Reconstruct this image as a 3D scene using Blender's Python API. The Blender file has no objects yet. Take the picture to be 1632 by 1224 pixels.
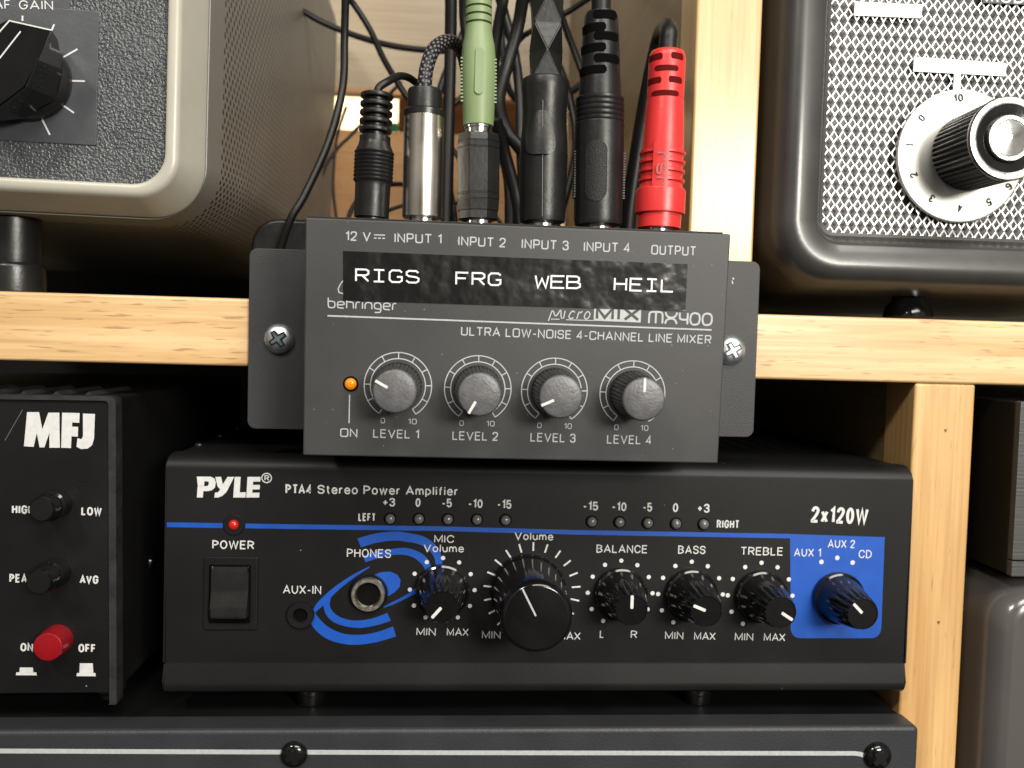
import bpy, bmesh, math, random
from mathutils import Vector, Matrix
random.seed(7)
SC = bpy.context.scene
COL = SC.collection
MM = 0.001                                   # everything below is laid out in millimetres

# ------------------------------------------------------------------ camera
IMW, IMH, FPX = 1632.0, 1224.0, 1400.0       # photograph size and focal length in its pixels
YAW, PITCH, ROLL = map(math.radians, (4.20, 2.75, 1.56))
DIST = 262.0                                 # lens to the front of the shelf frame


def cam_rows():
    cy, sy = math.cos(YAW), math.sin(YAW)
    cp, sp = math.cos(PITCH), math.sin(PITCH)
    cr, sr = math.cos(ROLL), math.sin(ROLL)
    B = Matrix(((1, 0, 0), (0, 0, -1), (0, 1, 0)))
    Ry = Matrix(((cy, 0, -sy), (0, 1, 0), (sy, 0, cy)))
    Rp = Matrix(((1, 0, 0), (0, cp, -sp), (0, sp, cp)))
    Rr = Matrix(((cr, -sr, 0), (sr, cr, 0), (0, 0, 1)))
    return Rr @ Rp @ Ry @ B


CM = cam_rows()
CAM = Vector((0, -DIST, 0))
cd = bpy.data.cameras.new('camera')
cam = bpy.data.objects.new('camera', cd)
COL.objects.link(cam)
rot = Matrix((CM[0], -CM[1], -CM[2])).transposed()
cam.matrix_world = Matrix.Translation(CAM * MM) @ rot.to_4x4()
cd.sensor_width = 36.0
cd.lens = FPX / IMW * 36.0
cd.clip_start = 0.01
cd.clip_end = 50.0
cd.dof.use_dof = True
cd.dof.focus_distance = 0.238
cd.dof.aperture_fstop = cd.lens / 1.75
SC.camera = cam

# ------------------------------------------------------------------ light and exposure
world = bpy.data.worlds.new('World')
SC.world = world
world.use_nodes = True
wn, wl = world.node_tree.nodes, world.node_tree.links
wn.clear()
wo = wn.new('ShaderNodeOutputWorld')
wb = wn.new('ShaderNodeBackground')
wt = wn.new('ShaderNodeTexCoord')
wz = wn.new('ShaderNodeTexNoise')              # the room behind the camera: lit walls to the right and left,
wz.inputs['Scale'].default_value = 2.6         # the photographer in the middle
wz.inputs['Detail'].default_value = 4.0
wl.new(wt.outputs['Generated'], wz.inputs['Vector'])
ws = wn.new('ShaderNodeSeparateXYZ')
wl.new(wt.outputs['Generated'], ws.inputs['Vector'])


def wmath(op, a, b=None):
    m = wn.new('ShaderNodeMath')
    m.operation = op
    for i, v in enumerate((a, b)):
        if v is None:
            continue
        if isinstance(v, (int, float)):
            m.inputs[i].default_value = v
        else:
            wl.new(v, m.inputs[i])
    return m.outputs[0]


def wramp(fac, stops):
    r = wn.new('ShaderNodeValToRGB')
    while len(r.color_ramp.elements) < len(stops):
        r.color_ramp.elements.new(0.5)
    for e, (p, v) in zip(r.color_ramp.elements, stops):
        e.position = p
        e.color = (v, v, v, 1)
    wl.new(fac, r.inputs['Fac'])
    return r.outputs['Color']


az = wmath('ARCTAN2', ws.outputs['X'], wmath('MULTIPLY', ws.outputs['Y'], -1.0))
az = wmath('MULTIPLY_ADD', az, 1 / (2 * math.pi))
az.node.inputs[2].default_value = 0.5           # 0.5 is straight behind the camera, larger is to the right
walls = wramp(az, [(0.0, .05), (0.28, .12), (0.34, .55), (0.45, .60), (0.465, .06), (0.495, .06), (0.51, .9), (0.60, 1.0), (0.70, .30), (1.0, .05)])
el = wmath('MULTIPLY_ADD', ws.outputs['Z'], 0.5)
el.node.inputs[2].default_value = 0.5
heights = wramp(el, [(0.0, .05), (0.34, .35), (0.46, .9), (0.6, 1.0), (0.8, .8), (1.0, .9)])
room = wmath('MULTIPLY', walls, heights)
room = wmath('MULTIPLY', room, wramp(wz.outputs['Fac'], [(0.36, .35), (0.64, 1.35)]))
tint = wn.new('ShaderNodeVectorMath')
tint.operation = 'SCALE'
tint.inputs[0].default_value = (1.0, 0.94, 0.84)
wl.new(room, tint.inputs['Scale'])
wl.new(tint.outputs['Vector'], wb.inputs['Color'])
wb.inputs['Strength'].default_value = 0.5
wl.new(wb.outputs['Background'], wo.inputs['Surface'])


def area(name, loc, target, size, power, color):
    d = bpy.data.lights.new(name, 'AREA')
    d.shape = 'RECTANGLE'
    d.size, d.size_y = size[0] * MM, size[1] * MM
    d.energy = power
    d.color = color
    o = bpy.data.objects.new(name, d)
    COL.objects.link(o)
    o.location = Vector(loc) * MM
    o.rotation_euler = (Vector(target) - Vector(loc)).to_track_quat('-Z', 'Y').to_euler()
    return o


area('ceiling_lamp', (330, -900, 880), (90, 0, 0), (760, 400), 15.5, (1.0, 0.95, 0.86))
area('ceiling_lamp', (-480, -820, 780), (-50, 0, -60), (190, 120), 6.0, (1.0, 0.94, 0.85))
area('desk_lamp', (385, -800, 185), (100, 0, 20), (260, 150), 7.0, (1.0, 0.95, 0.86))  # unseen low source at front right, placed for the glare on wood and grille
area('wall_lamp', (-60, 470, 330), (-60, 640, 90), (120, 60), 1.6, (1.0, 0.86, 0.62))  # unseen lamp added behind the back panel to brighten the wall

SC.view_settings.view_transform = 'Standard'
SC.view_settings.look = 'None'
SC.view_settings.exposure = 0.0
SC.view_settings.gamma = 1.0
SC.view_settings.use_curve_mapping = False


# ------------------------------------------------------------------ geometry helpers (mm)
def ray(px, py):
    d = CM.transposed() @ Vector(((px - IMW / 2) / FPX, (py - IMH / 2) / FPX, 1.0))
    return d


def at(px, py, Y):
    """the point in plane y=Y that the photograph shows at this pixel"""
    d = ray(px, py)
    return CAM + d * ((Y - CAM.y) / d.y)


def pxmm(px, py, Y):
    """pixels per millimetre there"""
    return FPX / (CM @ (at(px, py, Y) - CAM)).z


class Panel:
    def __init__(self, o, u, n):
        self.o, self.u, self.n = Vector(o), Vector(u).normalized(), Vector(n).normalized()
        self.v = self.n.cross(self.u).normalized()
        self.u = self.v.cross(self.n).normalized()

    def uv(self, px, py, h=0.0):
        d = ray(px, py)
        t = (self.o + self.n * h - CAM).dot(self.n) / d.dot(self.n)
        p = CAM + d * t - self.o
        return Vector((p.dot(self.u), p.dot(self.v)))

    def w(self, u, v, h=0.0):
        return self.o + self.u * u + self.v * v + self.n * h

    def scale(self, px, py):
        a, b = self.uv(px, py), self.uv(px + 10, py)
        return 10.0 / (b - a).length


def flat(Y, roll=0.0):
    r = math.radians(roll)
    return Panel((0, Y, 0), (math.cos(r), 0, math.sin(r)), (0, -1, 0))


def rrect(u0, u1, v0, v1, r, seg=6):
    if not isinstance(r, (tuple, list)):
        r = (r, r, r, r)                       # bl, br, tr, tl
    out = []
    for (cx, cy, a0, rr) in ((u0, v0, 180, r[0]), (u1, v0, 270, r[1]), (u1, v1, 0, r[2]), (u0, v1, 90, r[3])):
        ccx = cx + (rr if cx == u0 else -rr)
        ccy = cy + (rr if cy == v0 else -rr)
        if rr <= 0:
            out.append((cx, cy))
            continue
        for k in range(seg + 1):
            a = math.radians(a0 + 90.0 * k / seg)
            out.append((ccx + rr * math.cos(a), ccy + rr * math.sin(a)))
    return out


def circ(c, r, n=32):
    return [(c[0] + r * math.cos(2 * math.pi * k / n), c[1] + r * math.sin(2 * math.pi * k / n)) for k in range(n)]


def prism(bm, P, pts, h0, h1, bev=0.0, seg=2):
    b = [bm.verts.new(P.w(u, v, h0)) for u, v in pts]
    f = [bm.verts.new(P.w(u, v, h1)) for u, v in pts]
    n = len(pts)
    front = bm.faces.new(f)
    bm.faces.new(b[::-1])
    for i in range(n):
        j = (i + 1) % n
        bm.faces.new((b[i], b[j], f[j], f[i]))
    bm.normal_update()
    if bev > 0:
        bmesh.ops.bevel(bm, geom=list(front.edges), offset=bev, segments=seg, profile=0.5, affect='EDGES')
    return bm


def sheet(bm, P, pts, h):
    bm.faces.new([bm.verts.new(P.w(u, v, h)) for u, v in pts])
    return bm


def box(bm, x0, x1, y0, y1, z0, z1, bev=0.0, seg=2):
    vs = [bm.verts.new((x, y, z)) for x in (x0, x1) for y in (y0, y1) for z in (z0, z1)]
    fs = [(0, 1, 3, 2), (4, 6, 7, 5), (0, 4, 5, 1), (2, 3, 7, 6), (0, 2, 6, 4), (1, 5, 7, 3)]
    faces = [bm.faces.new([vs[i] for i in f]) for f in fs]
    if bev > 0:
        es = list({e for f in faces for e in f.edges})
        bmesh.ops.bevel(bm, geom=es, offset=bev, segments=seg, profile=0.5, affect='EDGES')
    return bm


def lathe(bm, base, axis, prof, seg=48, mod=None, ref=None):
    base, axis = Vector(base), Vector(axis).normalized()
    ref = Vector(ref) if ref else (Vector((1, 0, 0)) if abs(axis.x) < 0.8 else Vector((0, 0, 1)))
    a = (ref - axis * ref.dot(axis)).normalized()
    b = axis.cross(a)
    rings = []
    for t, r in prof:
        ring = []
        for k in range(seg):
            th = 2 * math.pi * k / seg
            rr = r * (mod(t, th) if mod else 1.0)
            ring.append(bm.verts.new(base + axis * t + (a * math.cos(th) + b * math.sin(th)) * rr))
        rings.append(ring)
    for i in range(len(rings) - 1):
        for k in range(seg):
            j = (k + 1) % seg
            bm.faces.new((rings[i][k], rings[i][j], rings[i + 1][j], rings[i + 1][k]))
    if prof[0][1] > 1e-4:
        bm.faces.new(rings[0][::-1])
    if prof[-1][1] > 1e-4:
        bm.faces.new(rings[-1])
    return bm


def smooth_path(pts, n=8):
    pts = [Vector(p) for p in pts]
    out = []
    for i in range(len(pts) - 1):
        p0 = pts[i - 1] if i > 0 else pts[0] * 2 - pts[1]
        p1, p2 = pts[i], pts[i + 1]
        p3 = pts[i + 2] if i + 2 < len(pts) else pts[-1] * 2 - pts[-2]
        for k in range(n):
            t = k / n
            out.append(0.5 * (2 * p1 + (p2 - p0) * t + (2 * p0 - 5 * p1 + 4 * p2 - p3) * t * t + (3 * p1 - p0 - 3 * p2 + p3) * t ** 3))
    out.append(pts[-1])
    return out


def tube(bm, pts, r, seg=14, n=8, uv=True):
    path = smooth_path(pts, n)
    m = len(path)
    rad = [r] * m if not isinstance(r, (list, tuple)) else [r[0] + (r[1] - r[0]) * i / (m - 1) for i in range(m)]
    lay = bm.loops.layers.uv.verify()
    t = (path[1] - path[0]).normalized()
    up = Vector((0, 1, 0)) if abs(t.y) < 0.8 else Vector((1, 0, 0))
    a = (up - t * up.dot(t)).normalized()
    rings, L = [], [0.0]
    for i, p in enumerate(path):
        t = (path[min(i + 1, m - 1)] - path[max(i - 1, 0)]).normalized()
        a = (a - t * a.dot(t)).normalized()
        b = t.cross(a)
        if i:
            L.append(L[-1] + (p - path[i - 1]).length)
        rings.append([bm.verts.new(p + (a * math.cos(2 * math.pi * k / seg) + b * math.sin(2 * math.pi * k / seg)) * rad[i]) for k in range(seg)])
    for i in range(m - 1):
        for k in range(seg):
            j = (k + 1) % seg
            f = bm.faces.new((rings[i][k], rings[i][j], rings[i + 1][j], rings[i + 1][k]))
            for lp, (uu, vv) in zip(f.loops, ((k, L[i]), (k + 1, L[i]), (k + 1, L[i + 1]), (k, L[i + 1]))):
                lp[lay].uv = (uu / seg, vv * 0.1)
    bm.faces.new(rings[0][::-1])
    bm.faces.new(rings[-1])
    return bm


def thing(name, label, cat, base, group=None):
    o = bpy.data.objects.new(name, None)
    o.empty_display_size = 0.01
    COL.objects.link(o)
    o.location = Vector(base) * MM
    o['label'] = label
    o['category'] = cat
    if group:
        o['group'] = group
    return o


def wloc(o):
    p = Vector(o.location)
    while o.parent:
        o = o.parent
        p += Vector(o.location)
    return p


def obj(name, bm, mat, parent=None, smooth=40, label=None):
    """link one bmesh (in mm, world axes) as ONE mesh object, origin at the middle of its bounds"""
    bmesh.ops.recalc_face_normals(bm, faces=list(bm.faces)) if smooth is not None else None
    bm.normal_update()
    me = bpy.data.meshes.new(name)
    lo = Vector([min(v.co[i] for v in bm.verts) for i in range(3)])
    hi = Vector([max(v.co[i] for v in bm.verts) for i in range(3)])
    c = (lo + hi) / 2
    for v in bm.verts:
        v.co = (v.co - c) * MM
    bm.to_mesh(me)
    bm.free()
    if smooth is not None:
        me.polygons.foreach_set('use_smooth', [True] * len(me.polygons))
        me.set_sharp_from_angle(angle=math.radians(smooth))
    me.materials.append(mat)
    o = bpy.data.objects.new(name, me)
    COL.objects.link(o)
    if smooth is not None:
        wnm = o.modifiers.new('weighted_normal', 'WEIGHTED_NORMAL')
        wnm.keep_sharp = True
        wnm.weight = 90
    if parent:
        o.parent = parent
        o.location = c * MM - wloc(parent)
    else:
        o.location = c * MM
    if label:
        o['label'] = label
    return o


def tag(o, label, cat, group=None):
    o['label'] = label
    o['category'] = cat
    if group:
        o['group'] = group
    return o


def B():
    return bmesh.new()


# ------------------------------------------------------------------ lettering
# a single-stroke alphabet: (width, strokes); cap height 1; a third value marks a corner that may be rounded
GLYPH = {
    'A': (.80, [[(0, 0), (.5, 1), (1, 0)], [(.17, .32), (.83, .32)]]),
    'B': (.66, [[(.3, .53), (.93, .53, 1), (.93, 1, 1), (0, 1), (0, 0), (1, 0, 1), (1, .53, 1), (.05, .53)]]),
    'C': (.70, [[(1, .70), (1, 1, 1), (0, 1, 1), (0, 0, 1), (1, 0, 1), (1, .30)]]),
    'D': (.68, [[(0, 0), (0, 1), (1, 1, 1), (1, 0, 1), (0, 0)]]),
    'E': (.60, [[(1, 1), (0, 1), (0, 0), (1, 0)], [(.05, .53), (.9, .53)]]),
    'F': (.56, [[(0, 0), (0, 1), (1, 1)], [(.05, .50), (.88, .50)]]),
    'G': (.72, [[(1, .72), (1, 1, 1), (0, 1, 1), (0, 0, 1), (1, 0, 1), (1, .47), (.55, .47)]]),
    'H': (.66, [[(0, 0), (0, 1)], [(1, 0), (1, 1)], [(.05, .53), (.95, .53)]]),
    'I': (.02, [[(.5, 0), (.5, 1)]]),
    'J': (.48, [[(0, .28), (0, 0, 1), (1, 0, 1), (1, 1)]]),
    'K': (.66, [[(0, 0), (0, 1)], [(.97, 1), (.05, .40)], [(.32, .60), (1, 0)]]),
    'L': (.54, [[(0, 1), (0, 0), (1, 0)]]),
    'M': (.82, [[(0, 0), (0, 1), (.5, .12), (1, 1), (1, 0)]]),
    'N': (.68, [[(0, 0), (0, 1), (1, 0), (1, 1)]]),
    'O': (.74, [[(.5, 0), (0, 0, 1), (0, 1, 1), (1, 1, 1), (1, 0, 1), (.5, 0)]]),
    'P': (.62, [[(0, 0), (0, 1), (1, 1, 1), (1, .45, 1), (.05, .45)]]),
    'R': (.66, [[(0, 0), (0, 1), (1, 1, 1), (1, .47, 1), (.05, .47)], [(.55, .47), (1, 0)]]),
    'S': (.64, [[(1, .73), (1, 1, 1), (0, 1, 1), (0, .53, 1), (1, .53, 1), (1, 0, 1), (0, 0, 1), (0, .27)]]),
    'T': (.66, [[(0, 1), (1, 1)], [(.5, 0), (.5, .97)]]),
    'U': (.68, [[(0, 1), (0, 0, 1), (1, 0, 1), (1, 1)]]),
    'V': (.76, [[(0, 1), (.5, 0), (1, 1)]]),
    'W': (1.06, [[(0, 1), (.24, 0), (.5, .96), (.76, 0), (1, 1)]]),
    'X': (.72, [[(0, 0), (1, 1)], [(0, 1), (1, 0)]]),
    '0': (.56, [[(.5, 0), (0, 0, 1), (0, 1, 1), (1, 1, 1), (1, 0, 1), (.5, 0)]]),
    '1': (.26, [[(0, .78), (1, 1), (1, 0)]]),
    '2': (.56, [[(0, .72), (0, 1, 1), (1, 1, 1), (1, .58, 1), (0, .06), (0, 0), (1, 0)]]),
    '3': (.56, [[(0, .76), (0, 1, 1), (.95, 1, 1), (.95, .53, 1), (.35, .53)], [(.5, .53), (1, .53, 1), (1, 0, 1), (0, 0, 1), (0, .25)]]),
    '4': (.60, [[(.74, 0), (.74, 1), (0, .27), (1, .27)]]),
    '5': (.56, [[(.93, 1), (.06, 1), (.03, .52), (.3, .6, 1), (1, .6, 1), (1, 0, 1), (0, 0, 1), (0, .24)]]),
    '6': (.56, [[(.95, .8), (.95, 1, 1), (0, 1, 1), (0, 0, 1), (1, 0, 1), (1, .58, 1), (.05, .58)]]),
    '-': (.34, [[(0, .40), (1, .40)]]),
    '+': (.5, [[(0, .45), (1, .45)], [(.5, .16), (.5, .74)]]),
    'a': (.5, [[(.05, .60), (.05, .72, 1), (1, .72, 1), (1, 0)], [(1, .42), (0, .42, 1), (0, 0, 1), (1, 0, 1), (1, .2)]]),
    'e': (.52, [[(.03, .37), (1, .37), (1, .72, 1), (0, .72, 1), (0, 0, 1), (1, 0, 1), (1, .17)]]),
    'f': (.30, [[(.4, 0), (.4, 1, 1), (1, 1)], [(0, .70), (.95, .70)]]),
    'i': (.02, [[(.5, 0), (.5, .70)], [(.5, .86), (.5, 1)]]),
    'l': (.02, [[(.5, 0), (.5, 1)]]),
    'm': (.80, [[(0, 0), (0, .72)], [(.02, .48), (.02, .72, 1), (.5, .72, 1), (.5, 0)], [(.52, .48), (.52, .72, 1), (1, .72, 1), (1, 0)]]),
    'o': (.54, [[(.5, 0), (0, 0, 1), (0, .72, 1), (1, .72, 1), (1, 0, 1), (.5, 0)]]),
    'p': (.52, [[(0, -.28), (0, .72)], [(.02, .72), (1, .72, 1), (1, 0, 1), (.02, 0)]]),
    'r': (.28, [[(0, 0), (0, .72)], [(.04, .42), (.04, .72, 1), (1, .70)]]),
    't': (.30, [[(.38, .94), (.38, 0, 1), (1, 0)], [(0, .70), (.95, .70)]]),
    'u': (.50, [[(0, .72), (0, 0, 1), (1, 0, 1), (1, .3)], [(1, 0), (1, .72)]]),
    'w': (.78, [[(0, .72), (.26, 0), (.5, .70), (.74, 0), (1, .72)]]),
    'x': (.50, [[(0, 0), (1, .72)], [(0, .72), (1, 0)]]),
}


def rounded(pts, rad):
    """polyline with its marked corners rounded off, rad in the same units"""
    out = []
    n = len(pts)
    for i, p in enumerate(pts):
        q = Vector(p[:2])
        if len(p) < 3 or i in (0, n - 1):
            out.append(q)
            continue
        a, b = Vector(pts[i - 1][:2]), Vector(pts[i + 1][:2])
        la = (a - q).length * (.5 if len(pts[i - 1]) > 2 else 1.0)
        lb = (b - q).length * (.5 if len(pts[i + 1]) > 2 else 1.0)
        ca, cb_ = min(rad, la), min(rad, lb)
        A, C = q + (a - q).normalized() * ca, q + (b - q).normalized() * cb_
        for k in range(6):
            t = math.pi / 2 * k / 5
            out.append(q + (A - q) * (1 - math.sin(t)) + (C - q) * (1 - math.cos(t)))
    clean = [out[0]]
    for p in out[1:]:
        if (p - clean[-1]).length > 1e-4:
            clean.append(p)
    return clean


def layout(s, W, H, weight, rad, gap=.17):
    """strokes of s fitted into a W x H box (mm): list of polylines, and the stroke width"""
    wd = weight * H
    unit = [(GLYPH[c][0] if c != ' ' else .30) for c in s]
    # solve the horizontal scale so that glyphs, strokes and gaps fill W
    fixed = wd * sum(1 for c in s if c != ' ')
    gaps = 0.0
    for p, q in zip(s, s[1:]):
        gaps += gap * (0.4 if ('A' in (p, q) and ('V' in (p, q) or 'X' in (p, q) or 'T' in (p, q))) else 1.0)
    k = (W - fixed) / (sum(unit) + gaps)
    x, res = 0.0, []
    for i, c in enumerate(s):
        if c == ' ':
            x += (.30 + gap) * k
            continue
        w = GLYPH[c][0] * k
        for st in GLYPH[c][1]:
            pts = [(x + wd / 2 + p[0] * w, wd / 2 + p[1] * (H - wd)) + tuple(p[2:]) for p in st]
            res.append(rounded(pts, rad * H))
        x += w + wd
        if i < len(s) - 1:
            q = s[i + 1]
            x += gap * k * (0.4 if ('A' in (c, q) and ('V' in (c, q) or 'X' in (c, q) or 'T' in (c, q))) else 1.0)
    return res, wd


def text(P, s, xl, yl, xr, yr, cap, mat, parent, weight=.13, rad=.42, h=0.05, gap=.17):
    """print s on panel P: left and right ends of its baseline and its cap height in photo pixels"""
    a, b = P.uv(xl, yl), P.uv(xr, yr)
    du = (b - a)
    W = du.length
    du.normalize()
    dv = Vector((-du.y, du.x))
    H = cap / P.scale((xl + xr) / 2, yl)
    lines, wd = layout(s, W, H, weight, rad, gap)
    bm = B()
    for k, ln in enumerate(lines):
        closed = len(ln) > 3 and (ln[0] - ln[-1]).length < 1e-4
        strip(bm, P, [a + du * p.x + dv * p.y for p in (ln[:-1] if closed else ln)], wd, h + .003 * (k % 3), closed)
    return obj('lettering', bm, mat, parent, smooth=None)


def text_turned(P, s, cx, cy, W, H, ang, weight, mat, parent, h, rad=.42):
    """lettering centred on panel point (cx, cy), turned by ang radians, sizes in mm"""
    lines, wd = layout(s, W, H, weight, rad)
    bm = B()
    ca, sa = math.cos(ang), math.sin(ang)
    for k, ln in enumerate(lines):
        closed = len(ln) > 3 and (ln[0] - ln[-1]).length < 1e-4
        pts = [Vector((cx + (p.x - W / 2) * ca - (p.y - H / 2) * sa, cy + (p.x - W / 2) * sa + (p.y - H / 2) * ca)) for p in (ln[:-1] if closed else ln)]
        strip(bm, P, pts, wd, h + .003 * (k % 3), closed)
    return obj('lettering', bm, mat, parent, smooth=None)


def strip(bm, P, pts, w, h, closed=False):
    """a printed line of width w along a polyline, mitred"""
    pts = [Vector(p) for p in pts]
    n = len(pts)
    L, R = [], []
    for i, p in enumerate(pts):
        d0 = (p - pts[i - 1]).normalized() if (i > 0 or closed) else None
        d1 = (pts[(i + 1) % n] - p).normalized() if (i < n - 1 or closed) else None
        d0 = d0 or d1
        d1 = d1 or d0
        n0, n1 = Vector((-d0.y, d0.x)), Vector((-d1.y, d1.x))
        m = (n0 + n1)
        m = m.normalized() if m.length > 1e-6 else n0
        k = w / 2 / max(0.45, m.dot(n0))
        L.append(bm.verts.new(P.w(*(p + m * k), h)))
        R.append(bm.verts.new(P.w(*(p - m * k), h)))
    for i in range(n if closed else n - 1):
        j = (i + 1) % n
        bm.faces.new((R[i], R[j], L[j], L[i]))


STROKES = {
    'R': [[(0, 0), (0, 1), (.78, 1), (1, .88), (1, .64), (.78, .5), (.05, .5)], [(.5, .5), (1, 0)]],
    'I': [[(.08, 1), (.92, 1)], [(.5, .04), (.5, .96)], [(.08, 0), (.92, 0)]],
    'G': [[(1, .84), (.8, 1), (.2, 1), (0, .8), (0, .2), (.2, 0), (.8, 0), (1, .14), (1, .45), (.6, .45)]],
    'S': [[(.97, .84), (.8, 1), (.2, 1), (.02, .87), (.02, .66), (.2, .54), (.8, .47), (1, .36), (1, .14), (.8, 0), (.2, 0), (0, .16)]],
    'F': [[(0, 0), (0, 1), (1, 1)], [(.05, .52), (.8, .52)]],
    'W': [[(0, 1), (.2, 0), (.5, .75), (.8, 0), (1, 1)]],
    'E': [[(1, 1), (0, 1), (0, 0), (1, 0)], [(.05, .52), (.85, .52)]],
    'B': [[(.05, .52), (.72, .52), (.92, .64), (.92, .88), (.72, 1), (0, 1), (0, 0), (.75, 0), (1, .13), (1, .38), (.75, .52)]],
    'H': [[(0, 0), (0, 1)], [(1, 0), (1, 1)], [(.05, .52), (.95, .52)]],
    'L': [[(0, 1), (0, 0), (1, 0)]],
    'm': [[(0, 0), (0, .8), (.1, 1), (.9, 1), (1, .8), (1, 0)], [(.5, 0), (.5, .96)]],
    'X': [[(0, 1), (.06, .75), (.28, .54), (.72, .54), (.94, .75), (1, 1)], [(0, 0), (.06, .25), (.28, .46), (.72, .46), (.94, .25), (1, 0)]],
    '4': [[(0, 1), (0, .55), (.14, .4), (.95, .4)], [(1, 1), (1, 0)]],
    '0': [[(.25, 0), (.75, 0), (1, .22), (1, .78), (.75, 1), (.25, 1), (0, .78), (0, .22), (.25, 0)]],
    'b': [[(0, 1.55), (0, .2), (.2, 0), (.8, 0), (1, .2), (1, .8), (.8, 1), (.05, 1)]],
    'e': [[(.05, .5), (1, .5), (1, .8), (.8, 1), (.2, 1), (0, .8), (0, .2), (.2, 0), (.95, 0)]],
    'h': [[(0, 1.55), (0, 0)], [(.05, 1), (.8, 1), (1, .8), (1, 0)]],
    'r': [[(0, 0), (0, .75), (.25, 1), (.9, 1)]],
    'i': [[(.5, 0), (.5, 1)]],
    'n': [[(0, 0), (0, 1), (.8, 1), (1, .8), (1, 0)]],
    'g': [[(.95, .05), (.2, .05), (0, .25), (0, .8), (.2, 1), (1, 1), (1, -.3), (.8, -.5), (.08, -.5)]],
    'M': [[(-.1, -.35), (.22, 1.15), (.5, .1), (.95, 1.25), (.95, .1), (1.1, 0)]],
    'j': [[(.2, 0), (.55, 1)]],
    'c': [[(1, .8), (.8, 1), (.5, .95), (.15, .45), (.15, .1), (.4, 0), (.8, .15)]],
    's': [[(.1, 0), (.5, 1), (.62, .7), (1.1, 1)]],
    'o': [[(.7, 1), (.4, .85), (.15, .4), (.25, .05), (.55, 0), (.9, .3), (1.05, .75), (.7, 1)]],
}


def stroke_text(P, s, xl, yl, xr, yr, cap, width, mat, parent, gap=0.3, widths=None, h=0.05, rad=0):
    a, b = P.uv(xl, yl), P.uv(xr, yr)
    du = b - a
    W = du.length
    du.normalize()
    dv = Vector((-du.y, du.x))
    ws = [(widths or {}).get(c, 1.0) for c in s]
    total = sum(ws) + gap * (len(s) - 1)
    k = W / total
    H = cap / P.scale((xl + xr) / 2, yl)
    wd = width / P.scale((xl + xr) / 2, yl)
    bm = B()
    x = 0.0
    lay = 0
    for c, cw in zip(s, ws):
        for st in STROKES[c]:
            pts = [((x + p[0] * cw) * k, p[1] * H) + ((1,) if rad else ()) for p in st]
            strip(bm, P, [a + du * p[0] + dv * p[1] for p in (rounded(pts, rad * H) if rad else pts)], wd, h + 0.004 * (lay % 3))
            lay += 1
        x += cw + gap
    return obj('lettering', bm, mat, parent, smooth=None)


def traced(P, polys, x0, y0, s, mat, parent, name='lettering', h=0.05):
    bm = B()
    for k, pts in enumerate(polys):
        sheet(bm, P, [P.uv(x0 + p[0] / s, y0 + p[1] / s) for p in pts], h + 0.003 * k)
    return obj(name, bm, mat, parent, smooth=None)


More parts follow.
